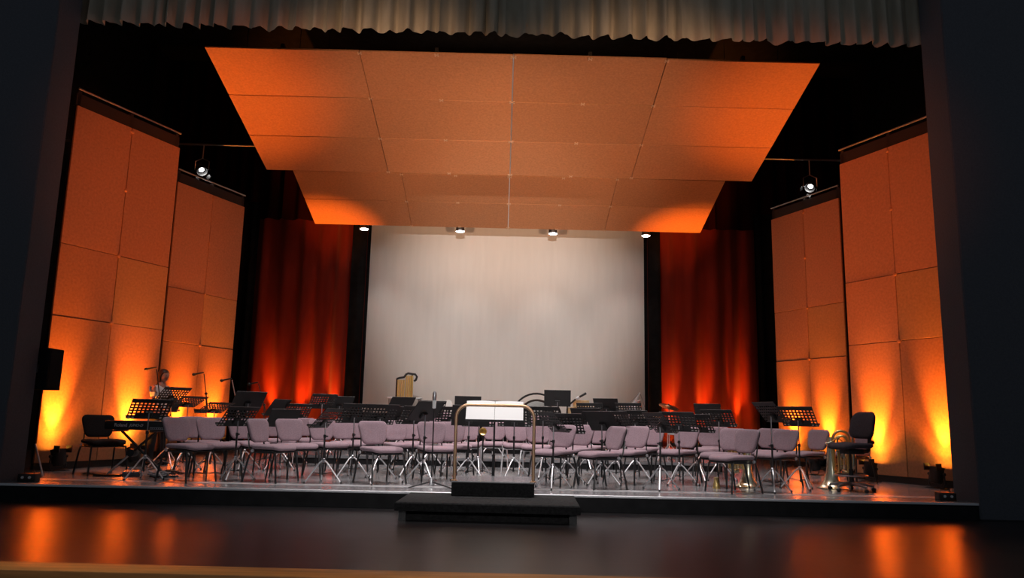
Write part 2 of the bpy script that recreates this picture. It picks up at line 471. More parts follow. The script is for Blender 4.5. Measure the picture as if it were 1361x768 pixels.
# ------------------------------------------------------------------ side pipes with par lamps
BATZ = at(310, 193, 7.0).z
def par_lamp(px, py, lab, aim):
    p = at(px, py, 7.0)
    e = empty('par_lamp', p, 0, lab, 'stage lamp', 'par lamps on the side pipes')
    dirv = (Vector(aim) - p).normalized()
    q = dirv.to_track_quat('-Z', 'Y').to_matrix().to_4x4()
    MB().lathe([(0.0, 0.22), (0.06, 0.20), (0.075, 0.12), (0.11, 0.04), (0.12, -0.06), (0.112, -0.06), (0.10, 0.02), (0.0, 0.03)], 16, q).build('can', 'blacksteel', e)
    MB().lathe([(0.0, -0.018), (0.035, -0.014), (0.05, 0.005), (0.0, 0.02)], 16, q).build('lens', 'whitelens', e)
    for k in range(4):
        a = k * PI / 2 + 0.4
        MB().box(0.125, 0.135, -0.05, 0.05, -0.20, -0.06, q @ RZ(a) @ RY(-0.25)).build('barn_door', 'blacksteel', e)
    MB().tube([(-0.15, 0, 0.0), (-0.15, 0, 0.2), (0, 0, 0.27), (0.15, 0, 0.2), (0.15, 0, 0)], 0.012, 6).build('yoke', 'steelgrey', e)
    MB().tube([(0, 0, 0.27), (0, 0, BATZ - p.z)], 0.014, 6).build('hanger', 'steelgrey', e)
    spot('par_beam', p + dirv * 0.1, aim, 160, (1.0, 0.95, 0.9), 45, 0.7, 0.08)
    return p
pl = par_lamp(268, 226, 'lit white par lamp hanging above the farther tower on the keyboard side', (-2.6, 3.0, 0.0))
pr = par_lamp(1077, 248, 'lit white par lamp hanging above the farther tower on the office chair side', (2.6, 3.0, 0.0))
tag(MB().tube([(-10, 7.0, BATZ), (10, 7.0, BATZ)], 0.024, 10).build('lighting_batten', 'steelgrey'), 'long steel lighting pipe the two par lamps hang from', 'pipe')

# ------------------------------------------------------------------ floor floods
def flood_proto():
    e = empty('floor_flood')
    q = T(0, 0, 0.20) @ RX(R(-12))
    MB().lathe([(0.0, -0.13), (0.07, -0.13), (0.095, -0.08), (0.10, 0.08), (0.108, 0.10), (0.10, 0.10), (0.09, 0.07), (0.0, 0.07)], 16, q).build('housing', 'blacksteel', e)
    MB().lathe([(0.0, 0.082), (0.09, 0.078), (0.09, 0.07), (0, 0.07)], 16, q).build('lens', 'lens', e)
    MB().tube([(-0.12, 0, 0.22), (-0.13, 0, 0.06), (-0.10, 0.0, 0.012), (0.10, 0.0, 0.012), (0.13, 0, 0.06), (0.12, 0, 0.22)], 0.010, 6).build('yoke', 'blacksteel', e)
    MB().box(-0.12, 0.12, -0.10, 0.10, 0.0, 0.012).build('foot_plate', 'blacksteel', e)
    for s in (-1, 1):
        MB().lathe([(0, 0), (0.022, 0), (0.022, 0.03), (0, 0.03)], 8, T(s * 0.108, 0, 0.205) @ RY(s * PI / 2)).build('tilt_knob', 'plastic', e)
    MB().box(-0.105, -0.09, -0.13, -0.02, 0.26, 0.36).build('barn_door', 'blacksteel', e)
    MB().box(0.09, 0.105, -0.13, -0.02, 0.26, 0.36).build('barn_door', 'blacksteel', e)
    return e
FP = flood_proto()
def flood(x, y, dirx, diry, label, watts, color, cone, lean, group):
    """dir = horizontal direction towards the wall"""
    e = copy_tree(FP)
    e.location = (x, y, 0)
    e.rotation_euler.z = math.atan2(diry, dirx) - PI / 2
    tag(e, label, 'flood lamp', group)
    p = Vector((x + dirx * 0.02, y + diry * 0.02, 0.31))
    spot('flood_beam', p, p + Vector((dirx * math.tan(R(lean)), diry * math.tan(R(lean)), 1.0)), watts, color, cone, 1.0, 0.04)
    spot('flood_spill', p, p + Vector((dirx * 0.12, diry * 0.12, 1.0)), watts * (0.12 if color[1] > 0.2 else 0.07), color, 118 if color[1] > 0.2 else 74, 1.0, 0.06)
AMB = (1.0, 0.23, 0.020)
RED = (1.0, 0.199, 0.016)
wall_lab = {(0, 0): 'behind the grey pier', (0, 1): 'behind the keyboard chair', (1, 0): 'under the boom microphones beside the person', (1, 1): 'at the far end of the shell by the dark gap'}
for ti, (n_, f_, l_) in enumerate(TW):
    near, far = Vector((*n_, 0)), Vector((*f_, 0))
    d = (far - near).normalized()
    nrm = Vector((d.y, -d.x, 0))
    if nrm.x * near.x > 0:
        nrm = -nrm
    for c_, t in enumerate(((0.10, 0.74), (0.27, 0.75), (0.17, 0.75), (0.27, 0.75))[ti]):
        p = near + (far - near) * t + nrm * 0.26
        side = 'keyboard' if ti < 2 else 'office chair'
        where = ('near' if ti % 2 == 0 else 'farther') + ' tower on the ' + side + ' side'
        flood(p.x, p.y, -nrm.x, -nrm.y, 'amber floor flood, %s of the %s' % ('nearer one' if c_ == 0 else 'farther one', where), 480, AMB, 42, 15, 'amber floods at the shell towers')
for s, base in ((-1, (-6.45, -5.55, -4.75)), (1, (4.62, 5.55, 6.55))):
    for k, x in enumerate(base):
        pos = ('nearest the screen', 'in the middle', 'nearest the tower')[k if s > 0 else 2 - k]
        flood(x, 11.62, 0, 1, 'black red-lit flood below the curtain on the %s side, %s' % ('keyboard' if s < 0 else 'office chair', pos), 330, RED, 25, 17, 'red floods below the curtains')
for s in (-1, 1):  # added uplights, made up for the amber glow on the ceiling edges
    side = 'keyboard' if s < 0 else 'office chair'
    for (x, y, tx_, ty_, tz_, w_, cone, lab) in ((s * 4.75, 9.95, s * 4.85, 10.75, 5.95, 1500, 34, 'added amber uplight flood behind the risers below the rear ceiling corner, %s side' % side),
                                          (s * 5.55, 4.55, s * 5.35, 4.1, 6.6, 800, 46, 'added amber uplight flood in the gap between the two towers, %s side' % side)):
        e = copy_tree(FP)
        e.location = (x, y, 0)
        e.rotation_euler.z = 0 if y > 8 else s * 0.6
        tag(e, lab, 'flood lamp', 'added amber uplights for the ceiling')
        spot('added_uplight_beam', (x, y, 0.34), (tx_, ty_, tz_), w_, AMB, cone, 1.0, 0.05)
remove_tree(FP)

# ------------------------------------------------------------------ risers
RZ1, RZ2 = 0.15, 0.30
RY1, RY2, RY3 = 4.85, 6.85, 8.85
riser_lab = ['first from the keyboard side', 'second from the keyboard side', 'third from the keyboard side', 'fourth from the keyboard side']
for row, (ya, yb_, zt) in enumerate(((RY1, RY2, RZ1), (RY2, RY3, RZ2))):
    for k in range(4):
        x0 = -4.0 + 2 * k
        e = empty('riser_platform', (x0 + 1, (ya + yb_) / 2, 0), 0, 'black stage riser, %s row, %s' % (('low front', 'higher rear')[row], riser_lab[k]), 'riser', 'orchestra risers')
        MB().box(-0.996, 0.996, -0.998, 0.998, zt - 0.05, zt).build('deck', 'stage', e)
        MB().box(-0.99, 0.99, -0.985, -0.965, 0.0, zt - 0.05).build('front_skirt', 'riserface', e)
        for sx in (-1, 1):
            for sy in (-1, 1):
                MB().tube([(sx * 0.93, sy * 0.93, 0), (sx * 0.93, sy * 0.93, zt - 0.05)], 0.024, 6).build('leg', 'steelgrey', e)
def floor_z(x, y):
    if abs(x) < 4.0:
        if RY1 <= y < RY2: return RZ1
        if RY2 <= y < RY3: return RZ2
    return 0.0

# ------------------------------------------------------------------ conductor's place
pf = empty('podium_platform', (-0.17, -0.54, APZ), 0, 'wide low black carpeted platform on the apron under the conductor box', 'platform')
pf.rotation_euler.z = R(-2.0)
MB().rbox(-0.97, 0.97, -0.52, 0.52, 0.105, 0.19, 0.008, 1).build('deck', 'carpettop', pf)
MB().box(-0.975, 0.975, -0.535, -0.521, 0.10, 0.175).build('front_edge', 'carpet', pf)
MB().box(-0.90, 0.90, -0.44, 0.50, 0.0, 0.105).build('base', 'carpet', pf)
for s in (-1, 1):
    MB().box(s * 0.90 - 0.04, s * 0.90 + 0.04, -0.47, -0.44, 0.0, 0.09).build('corner_bracket', 'blacksteel', pf)
pb = empty('conductor_box', (-0.135, 0.10, 0.0), R(-1.0), 'small black box podium the conductor stands on', 'podium')
MB().rbox(-0.475, 0.475, -0.43, 0.42, 0.0, 0.150, 0.006, 1).build('body', 'carpet', pb)
MB().rbox(-0.48, 0.48, -0.435, 0.425, 0.150, 0.168, 0.006, 1).build('top_board', 'stage', pb)
gr = empty('guard_rail', (-0.135, -0.29, 0.168), R(-1.0), 'copper-toned tubular guard rail on the conductor box', 'rail')
hw, ht, rr = 0.455, 0.865, 0.15
pts = [(-hw, 0, 0), (-hw, 0, ht - rr)]
for k in range(1, 7):
    a = PI - k * PI / 12
    pts.append((-hw + rr + rr * math.cos(a), 0, ht - rr + rr * math.sin(a)))
for k in range(0, 7):
    a = PI / 2 - k * PI / 12
    pts.append((hw - rr + rr * math.cos(a), 0, ht - rr + rr * math.sin(a)))
pts += [(hw, 0, 0)]
MB().tube(pts, 0.0185, 12).build('bent_tube', 'rail', gr, 60)
for s in (-1, 1):
    MB().lathe([(0, 0.0), (0.04, 0.0), (0.04, 0.006), (0.022, 0.012), (0.0, 0.012)], 12, T(s * hw, 0, 0)).build('floor_flange', 'rail', gr)

# ------------------------------------------------------------------ orchestra chairs
def pillow(w_, h, t, rc, shape, taper=0.0, n=6):
    """rounded-rectangle cushion: outline in local (a, b), thickness along c; shape maps (a, b, c) to the part's place"""
    out = []
    for cx_, cy_, a0 in ((w_ / 2 - rc, h / 2 - rc, 0), (-w_ / 2 + rc, h / 2 - rc, 90), (-w_ / 2 + rc, -h / 2 + rc, 180), (w_ / 2 - rc, -h / 2 + rc, 270)):
        for k in range(n):
            a = R(a0 + 90 * k / (n - 1))
            out.append((cx_ + rc * math.cos(a), cy_ + rc * math.sin(a)))
        # a middle point on the following straight side
    m = len(out)
    mb = MB()
    rings = [(0.35, 0.5), (0.70, 0.5), (0.88, 0.46), (0.965, 0.34), (1.0, 0.12), (1.0, -0.12), (0.965, -0.34), (0.88, -0.46), (0.70, -0.5), (0.35, -0.5)]
    for sc_, c_ in rings:
        for a, b_ in out:
            tp_ = 1 - taper * (0.5 - b_ / h)
            mb.v.append(tuple(shape(a * sc_ * tp_, b_ * sc_, c_ * t)))
    for r_ in range(len(rings) - 1):
        for k in range(m):
            mb.f.append((r_ * m + k, r_ * m + (k + 1) % m, (r_ + 1) * m + (k + 1) % m, (r_ + 1) * m + k))
    c0 = len(mb.v)
    mb.v.append(tuple(shape(0, 0, 0.5 * t)))
    mb.v.append(tuple(shape(0, 0, -0.5 * t)))
    L_ = (len(rings) - 1) * m
    for k in range(m):
        mb.f.append((c0, k, (k + 1) % m))
        mb.f.append((c0 + 1, L_ + (k + 1) % m, L_ + k))
    return mb
def bshape(x0, zc):
    return lambda a, b_, c_: Vector((x0 + c_ + 0.55 * a * a - (zc + b_ - 0.47) * 0.27, a, zc + b_))
def sshape(z0):
    def f(a, b_, c_):
        x = b_
        return Vector((x, a, z0 + c_ + 0.10 * a * a - (0.9 * (x - 0.05) ** 2 if x > 0.05 else 0)))
    return f
def make_chair(fab, legm):
    e = empty('orchestra_chair')
    pillow(0.46, 0.44, 0.062, 0.085, sshape(0.445), -0.10).build('seat', fab, e, 70)
    pillow(0.42, 0.40, 0.016, 0.07, sshape(0.404)).build('seat_pan', 'plastic', e)
    pillow(0.465, 0.31, 0.046, 0.085, bshape(-0.235, 0.655), 0.24).build('backrest', fab, e, 70)
    pillow(0.43, 0.285, 0.020, 0.075, bshape(-0.268, 0.655), 0.24).build('back_shell', 'plastic', e, 70)
    for s in (-1, 1):
        MB().tube([(0.225, s * 0.255, 0.0), (0.185, s * 0.235, 0.30), (0.165, s * 0.225, 0.385)], 0.0125, 7).build('leg', legm, e)
        MB().tube([(-0.285, s * 0.255, 0.0), (-0.225, s * 0.235, 0.30), (-0.195, s * 0.225, 0.385)], 0.0125, 7).build('leg', legm, e)
        MB().tube([(0.17, s * 0.222, 0.384), (-0.20, s * 0.222, 0.384)], 0.0125, 7).build('side_rail', legm, e)
        MB().tube([(-0.17, s * 0.17, 0.39), (-0.255, s * 0.17, 0.40), (-0.283, s * 0.165, 0.47), (-0.322, s * 0.15, 0.62)], 0.010, 6).build('back_upright', legm, e)
        MB().lathe([(0, 0), (0.024, 0), (0.018, 0.018), (0, 0.018)], 8, T(-0.17, s * 0.232, 0.40) @ RX(-s * PI / 2)).build('chrome_bolt', 'chrome', e)
    for x in (0.15, -0.18):
        MB().tube([(x, -0.222, 0.382), (x, 0.222, 0.382)], 0.010, 6).build('cross_rail', legm, e)
    return e
CH = {'a': make_chair('fabric', 'blacksteel'), 'c': make_chair('fabric', 'chrome'), 'k': make_chair('blackfabric', 'blacksteel')}
# column of the backrest, depth, facing (0 = towards the office chair side, -90 = audience), kind, label
CHAIRS = [
 (131, 10.75, -42, 'k', 'black upholstered chair drawn up at the keyboard, darkest of the chairs'),
 (235, 9.92, -24, 'a', 'mauve chair at the right-hand end of the keyboard, first of the front row'),
 (257, 11.09, -36, 'a', 'mauve chair half hidden behind the front chair next to the keyboard'),
 (281, 10.63, -45, 'a', 'mauve chair third from the keyboard, its back turned square to the viewer'),
 (321, 11.22, -42, 'a', 'mauve chair behind the leftmost front tripod stand, overlapped by a side-on chair'),
 (344, 10.11, -20, 'a', 'mauve chair seen nearly side-on just right of the leftmost front tripod stand'),
 (369, 12.62, -60, 'a', 'small far mauve chair peeping between two front chairs left of centre, below the red curtain'),
 (385, 10.84, -46, 'a', 'mauve chair with its whole backrest showing, below the dark stands by the red curtain'),
 (427, 11.41, -48, 'a', 'mauve chair whose backrest is crossed by the edge-on front stand'),
 (456, 12.06, -58, 'a', 'mauve chair just right of the edge-on front stand, wide back half covered'),
 (472, 12.71, -60, 'a', 'mauve chair mostly hidden behind the chair right of the edge-on stand'),
 (496, 10.3, -50, 'a', 'large front mauve chair under the dark perforated stand left of the conductor box'),
 (525, 11.98, -60, 'a', 'mauve chair behind and right of the large front chair left of the box'),
 (545, 12.61, -62, 'a', 'mauve chair in the second row behind the thin microphone pole, left one'),
 (574, 10.97, -70, 'a', 'mauve chair behind the tall thin microphone stand, back nearly square to the viewer'),
 (601, 11.89, -75, 'a', 'mauve chair cut by the left upright of the copper guard rail'),
 (584, 14.7, -80, 'a', 'mauve chair raised on the riser left of the conductor desk, top of its back showing'),
 (621, 12.8, -85, 'c', 'mauve chrome-legged chair just inside the left upright of the guard rail'),
 (657, 13.34, -90, 'c', 'mauve chrome-legged chair directly behind the pole of the conductor desk'),
 (687, 12.82, -92, 'c', 'mauve chrome-legged chair right of the conductor desk pole, facing the audience'),
 (716, 12.25, -100, 'c', 'mauve chair cut by the right upright of the copper guard rail'),
 (747, 10.57, -122, 'a', 'mauve chair with rounded back directly right of the edge-on stand by the guard rail'),
 (773, 11.46, -128, 'a', 'mauve chair second to the right of the guard rail, wide back'),
 (791, 12.44, -120, 'a', 'narrowly showing mauve chair right of the second chair beside the guard rail'),
 (818, 10.13, -156, 'a', 'front mauve chair seen nearly side-on, right of the conductor box, seat towards the box'),
 (845, 11.02, -128, 'a', 'mauve chair with broad back just right of the side-on front chair'),
 (867, 12.24, -128, 'a', 'mauve chair just left of the steeply edge-on stand right of centre'),
 (912, 11.43, -138, 'a', 'mauve chair between the edge-on stand and the cymbals, alone in its gap'),
 (944, 12.51, -108, 'a', 'mauve chair facing the audience below the pair of perforated stands by the right curtain'),
 (953, 13.35, -110, 'a', 'mauve chair almost hidden behind the audience-facing chair by the right curtain'),
 (973, 10.7, -145, 'a', 'mauve chair with the bright brass glint on its top edge'),
 (992, 9.95, -157, 'a', 'foremost mauve chair on the right, steeply side-on with brass under its seat'),
 (1024, 11.97, -128, 'a', 'mauve chair behind the tall edge-on stand on the right'),
 (1044, 11.08, -148, 'a', 'mauve chair just left of the lone perforated stand on the right'),
 (1087, 11.7, -160, 'a', 'mauve chair beside the tuba, alone in front of the amber tower'),
 (1142, 11.95, -150, 'a', 'mauve chair hidden behind the office chair and the tuba'),
 (803, 14.75, -100, 'a', 'mauve chair raised on the riser right of centre between the perforated stands'),
 (716, 14.86, -95, 'a', 'mauve chair raised on the riser in front of the bass drum'),
 (404, 13.19, -58, 'a', 'far mauve chair showing as a strip behind the left-hand dark stands'),
]
random.seed(5)
for px, d, th, kd, lab in CHAIRS:
    Y = Yd(d)
    a = R(th + random.uniform(-2, 2))
    p = place(px, Y, 0.7)
    q = Vector((p.x + 0.27 * math.cos(a), Y + 0.27 * math.sin(a), 0))
    q.z = floor_z(q.x, Y)
    e = copy_tree(CH[kd])
    e.name = 'orchestra_chair'
    e.location = q
    e.rotation_euler.z = a
    tag(e, lab, 'chair', 'orchestra chairs')
for e in CH.values():
    remove_tree(e)

# ------------------------------------------------------------------ music stands
def desk_mesh(perf, w_=0.50, h=0.34):
    """plate in the local yz plane, real holes: four full rows and two short rows at both sides"""
    nx, ny = 10, 7
    t = 0.0022
    cx_, cy_ = w_ / nx, h / ny
    mb = MB()
    hx, hy = cx_ * 0.29, cy_ * 0.27
    for i in range(nx):
        for j in range(ny):
            y0, z0 = -w_ / 2 + i * cx_, -h / 2 + j * cy_
            y1, z1 = y0 + cx_, z0 + cy_
            row = ny - 1 - j
            hole = perf and ((1 <= row <= 4) or (row in (5,) and (i < 2 or i >= nx - 2)) or (row == 6 and (i in (0, 1, nx - 2, nx - 1)))) 
            hole = hole and i not in ()
            if not hole:
                for x, fl_ in ((-t, 0), (t, 1)):
                    mb.add([(x, y0, z0), (x, y1, z0), (x, y1, z1), (x, y0, z1)], [(0, 1, 2, 3)])
            else:
                ym, zm = (y0 + y1) / 2, (z0 + z1) / 2
                for x in (-t, t):
                    mb.add([(x, y0, z0), (x, y1, z0), (x, y1, z1), (x, y0, z1), (x, ym - hx, zm - hy), (x, ym + hx, zm - hy), (x, ym + hx, zm + hy), (x, ym - hx, zm + hy)],
                           [(0, 1, 5, 4), (1, 2, 6, 5), (2, 3, 7, 6), (3, 0, 4, 7)])
                mb.add([(-t, ym - hx, zm - hy), (-t, ym + hx, zm - hy), (-t, ym + hx, zm + hy), (-t, ym - hx, zm + hy), (t, ym - hx, zm - hy), (t, ym + hx, zm - hy), (t, ym + hx, zm + hy), (t, ym - hx, zm + hy)],
                       [(0, 1, 5, 4), (1, 2, 6, 5), (2, 3, 7, 6), (3, 0, 4, 7)])
    mb.box(-t * 1.6, t * 1.6, -w_ / 2 - 0.003, w_ / 2 + 0.003, h / 2 - 0.003, h / 2 + 0.006)
    for s in (-1, 1):
        mb.box(-t * 1.6, t * 1.6, s * w_ / 2 - 0.003, s * w_ / 2 + 0.003, -h / 2, h / 2)
    return mb
def make_stand(perf):
    e = empty('music_stand')
    dk = desk_mesh(perf).build('desk', 'deskblack', e)
    MB().box(-0.055, 0.0, -0.25, 0.25, -0.172, -0.168).build('lip', 'deskblack', dk)
    MB().box(-0.057, -0.053, -0.25, 0.25, -0.172, -0.155).build('lip_edge', 'deskblack', dk)
    MB().rbox(0.002, 0.03, -0.05, 0.05, -0.12, -0.03, 0.006, 1).build('tilt_bracket', 'blacksteel', dk)
    MB().tube([(0, 0, -0.50), (0, 0, 0.0)], 0.0085, 8).build('inner_tube', 'steelgrey', e)
    MB().tube([(0, 0, 0.10), (0, 0, 0.60)], 0.0125, 8).build('outer_tube', 'blacksteel', e)
    MB().lathe([(0, -0.02), (0.019, -0.02), (0.019, 0.02), (0, 0.02)], 10, T(0, 0, 0.60)).build('clamp_collar', 'plastic', e)
    MB().tube([(0.015, 0, 0.60), (0.045, 0, 0.60)], [0.007, 0.011], 6).build('clamp_knob', 'plastic', e)
    MB().lathe([(0, -0.025), (0.024, -0.025), (0.024, 0.02), (0.016, 0.03), (0, 0.03)], 10, T(0, 0, 0.285)).build('tripod_hub', 'steelgrey', e)
    for k in range(3):
        a = 2 * PI * k / 3 + PI / 6
        ca, sa = math.cos(a), math.sin(a)
        lg = MB().tube([(0.018 * ca, 0.018 * sa, 0.285), (0.06 * ca, 0.06 * sa, 0.255), (0.265 * ca, 0.265 * sa, 0.012)], 0.0098, 7).build('leg', 'chrome', e)
        MB().lathe([(0, 0), (0.014, 0), (0.012, 0.028), (0, 0.028)], 8, T(0.268 * ca, 0.268 * sa, 0)).build('rubber_foot', 'plastic', lg)
        MB().tube([(0.012 * ca, 0.012 * sa, 0.12), (0.155 * ca, 0.155 * sa, 0.142)], 0.005, 5).build('brace', 'blacksteel', e)
    return e
ST = {'p': make_stand(True), 's': make_stand(False)}
# column of the desk, depth, top of desk (pixel row), facing of its player, lean of the desk, kind, tripod turn, label
STANDS = [
 (200, 9.95, 531, -49, 42, 'p', 20, 'perforated black music stand standing right in front of the keyboard'),
 (230, 11.94, 515, -28, 48, 'p', 70, 'slotted music stand in front of the person in white, glowing amber through its holes'),
 (251, 11.66, 527, -24, 62, 'p', 10, 'music stand tilted almost flat, first right of the person, before the amber tower'),
 (286, 11.5, 535, -26, 62, 'p', 35, 'music stand tilted almost flat, second right of the person, lower than its neighbour'),
 (331, 11.9, 521, -47, 40, 's', 50, 'solid black music stand before the dark gap between tower and red curtain'),
 (318, 10.1, 541, -33, 42, 'p', 30, 'front music stand with silver tripod nearest the stage edge on the keyboard side'),
 (377, 11.94, 544, -47, 37, 's', 0, 'low solid black music stand below the left end of the red curtain'),
 (369, 12.96, 531, -18, 36, 's', 15, 'narrow edge-on far music stand against the left end of the red curtain'),
 (395, 13.35, 537, -49, 41, 'p', 60, 'far perforated music stand with bright top edge before the left red curtain'),
 (429, 14.1, 524, -52, 39, 'p', 0, 'raised wide black music stand highest before the left red curtain'),
 (452, 14.48, 527, -57, 39, 's', 20, 'raised solid music stand at the right end of the left red curtain'),
 (434, 10.0, 543, -14, 42, 'p', 90, 'edge-on front music stand with wide silver tripod left of the conductor'),
 (472, 10.96, 537, -49, 37, 'p', 10, 'perforated music stand with brightly showing holes at the left edge of the screen'),
 (506, 10.76, 538, -53, 35, 'p', 40, 'dark perforated front stand over the large mauve chair left of the box'),
 (533, 14.2, 528, -53, 42, 's', 0, 'tilted solid music stand just below the golden tubular bells'),
 (532, 12.76, 541, -57, 33, 's', 45, 'plain grey-black stand behind two perforated stands below the tubular bells'),
 (551, 11.34, 540, -51, 39, 'p', 15, 'perforated music stand left of the tilted solid one beside the microphone pole'),
 (566, 10.24, 534, -40, 42, 's', 75, 'tilted solid black front stand just left of the thin microphone pole'),
 (573, 13.2, 533, -63, 33, 'p', 30, 'far perforated stand behind the grey microphone head'),
 (600, 12.12, 541, -70, 35, 'p', 50, 'perforated stand immediately left of the copper guard rail'),
 (624, 10.89, 539, -82, 33, 's', 25, 'solid brownish-black stand behind the left bend of the guard rail'),
 (637, 11.32, 542, -86, 35, 'p', 95, 'stand hidden behind the left half of the white conductor desk'),
 (622, 14.4, 527, -86, 33, 's', 0, 'raised black stand showing above the left bend of the guard rail'),
 (656, 14.4, 533, -90, 42, 's', 30, 'raised stand barely showing above the white conductor desk'),
 (684, 11.29, 542, -92, 35, 'p', 60, 'stand hidden behind the right half of the white conductor desk'),
 (722, 11.51, 541, -100, 33, 'p', 85, 'perforated stand behind the right bend of the guard rail below the bass drum'),
 (741, 14.26, 519, -94, 29, 's', 0, 'highest solid black square stand against the screen, right of the bass drum'),
 (736, 9.86, 548, -158, 42, 'p', 30, 'edge-on front stand with silver tripod right beside the guard rail'),
 (753, 10.79, 550, -112, 35, 'p', 65, 'low perforated stand between the edge-on stand and the broad solid stand'),
 (781, 11.73, 543, -117, 33, 's', 10, 'broad solid black stand right of centre below the wooden bars'),
 (785, 14.1, 536, -113, 33, 'p', 50, 'raised perforated stand in front of the tan marimba bars'),
 (806, 14.96, 530, -113, 33, 's', 20, 'raised solid black stand between two raised perforated stands on the right'),
 (800, 10.5, 547, -135, 39, 's', 80, 'solid front stand with one bright tripod leg, left of the side-on chair'),
 (819, 11.29, 547, -131, 39, 'p', 35, 'perforated stand with bright lower holes above the side-on front chair'),
 (836, 14.19, 536, -113, 33, 'p', 5, 'raised perforated stand before the silver drum hardware at the screen edge'),
 (844, 11.6, 546, -125, 35, 'p', 55, 'dark perforated stand over the broad-backed chair right of the side-on one'),
 (877, 9.95, 549, -160, 41, 'p', 25, 'steeply edge-on slotted front stand below the right edge of the screen'),
 (902, 10.77, 548, -121, 37, 'p', 70, 'perforated stand with four bright rows of holes under the cymbal'),
 (926, 11.55, 551, -125, 37, 'p', 15, 'dimmer perforated stand between two bright perforated stands by the right curtain'),
 (941, 14.2, 537, -117, 33, 's', 40, 'raised solid stand showing above the perforated ones by the right curtain'),
 (955, 11.77, 545, -127, 41, 'p', 60, 'slanted perforated stand farthest right of the group by the right curtain'),
 (1024, 9.95, 535, -166, 41, 'p', 30, 'tall edge-on front stand before the dark gap on the right'),
 (1060, 10.49, 541, -135, 39, 'p', 20, 'lone perforated stand against the amber tower left of the tuba'),
]
for px, d, ytop, th, lean, kd, turn, lab in STANDS:
    Y = Yd(d)
    a = R(th)
    top = at(px, ytop, Y)
    h = 0.34
    zc = top.z - h / 2 * math.cos(R(lean))
    fz = floor_z(top.x, Y)
    e = copy_tree(ST[kd])
    e.name = 'music_stand'
    e.location = (top.x, Y, fz)
    e.rotation_euler.z = a
    tag(e, lab, 'music stand', 'orchestra music stands')
    zl = zc - fz
    for ch in e.children:
        nm = ch.name.split('.')[0]
        if nm == 'desk':
            ch.location = (0.012, 0, zl)
            ch.rotation_euler = (0, R(lean), 0)
        elif nm == 'inner_tube':
            ch.location = (0, 0, zl - 0.05)
        elif nm in ('leg', 'brace'):
            ch.rotation_euler = (0, 0, R(turn))
for e in ST.values():
    remove_tree(e)
# conductor's desk with white pages, facing the conductor and so the audience
cp = at(657.5, 547.5, 0.74)
cs = empty('conductor_desk', (cp.x, 0.74, 0.0), R(-1.5), 'wide black conductor desk on a thick pole behind the guard rail', 'music stand')
mxd = T(0, 0, cp.z) @ RX(R(-34))
MB().rbox(-0.375, 0.375, 0.0, 0.006, -0.15, 0.155, 0.002, 1, mxd).build('desk', 'deskblack', cs)
MB().box(-0.375, 0.375, -0.05, 0.0, -0.155, -0.15, mxd).build('lip', 'deskblack', cs)
MB().tube([(0, 0.02, 0.02), (0, 0.02, 0.42)], 0.020, 10).build('outer_tube', 'blacksteel', cs)
MB().tube([(0, 0.02, 0.42), (0, 0.02, cp.z)], 0.0125, 10).build('inner_tube', 'blacksteel', cs)
MB().lathe([(0, 0), (0.15, 0), (0.15, 0.012), (0.03, 0.03), (0, 0.03)], 18, T(0, 0.02, 0)).build('base_plate', 'blacksteel', cs)
scp = empty('open_score', (cp.x, 0.74, 0), R(-1.5), 'white open score pages lying on the conductor desk', 'score')
for s in (-1, 1):
    x0, x1 = (-0.372, -0.002) if s < 0 else (0.002, 0.372)
    mb = MB()
    n = 8
    for i in range(n + 1):
        t = i / n
        x = x0 + (x1 - x0) * t
        dd = abs(x) / 0.372
        y = -0.004 - 0.012 * math.sin(PI * min(1, dd)) ** 0.7
        for z in (-0.148, 0.165):
            mb.v += [tuple(mxd @ Vector((x, y, z))), tuple(mxd @ Vector((x, -0.002, z)))]
    for i in range(n):
        b = i * 4
        mb.f += [(b, b + 4, b + 6, b + 2), (b + 1, b + 3, b + 7, b + 5), (b + 2, b + 6, b + 7, b + 3), (b, b + 1, b + 5, b + 4)]
    mb.f += [(0, 2, 3, 1), (n * 4, n * 4 + 1, n * 4 + 3, n * 4 + 2)]
    mb.build('page', 'paper', scp)

# ------------------------------------------------------------------ microphone stands
def mic_boom(px, py, elbow, Y, label, base_px, bright=False):
    """boom stand: upright at base_px, elbow pixel, microphone head pixel"""
    b = place(base_px, Y, 0.0)
    b.z = floor_z(b.x, Y)
    e = empty('boom_microphone', b, 0, label, 'microphone', 'boom microphones before the shell')
    top = at(elbow[0], elbow[1], Y) - b
    hd = at(px, py, Y) - b
    top.y = hd.y = 0
    m = 'steelgrey' if bright else 'blacksteel'
    MB().tube([(0, 0, 0.05), (top.x, 0, top.z)], 0.010, 8).build('upright', m, e)
    back = top + (top - hd).normalized() * 0.22
    MB().tube([back, hd + (top - hd) * 0.06], 0.0085, 8).build('boom_arm', m, e)
    MB().lathe([(0, -0.02), (0.022, -0.02), (0.022, 0.02), (0, 0.02)], 10, T(*top) @ RX(PI / 2)).build('boom_clutch', 'plastic', e)
    MB().tube([hd, hd + Vector((-0.05, 0, -0.008)), hd + Vector((-0.14, 0, -0.03))], [0.010, 0.013, 0.015], 8).build('microphone_body', 'plastic', e)
    MB().lathe([(0, -0.028), (0.018, -0.024), (0.026, 0.0), (0.018, 0.024), (0, 0.03)], 10, T(*(hd + Vector((-0.165, 0, -0.036)))) @ RY(PI / 2)).build('microphone_head', 'plastic', e)
    for k in range(3):
        a = 2 * PI * k / 3 + 0.4
        MB().tube([(0, 0, 0.09), (0.30 * math.cos(a), 0.30 * math.sin(a), 0.010)], 0.008, 6).build('leg', 'blacksteel', e)
    MB().lathe([(0, 0.05), (0.022, 0.05), (0.022, 0.11), (0, 0.11)], 10).build('leg_hub', 'plastic', e)
mic_boom(208, 488, (213, 535), Yd(12.2), 'boom microphone reaching in front of the face of the person in white', 213)
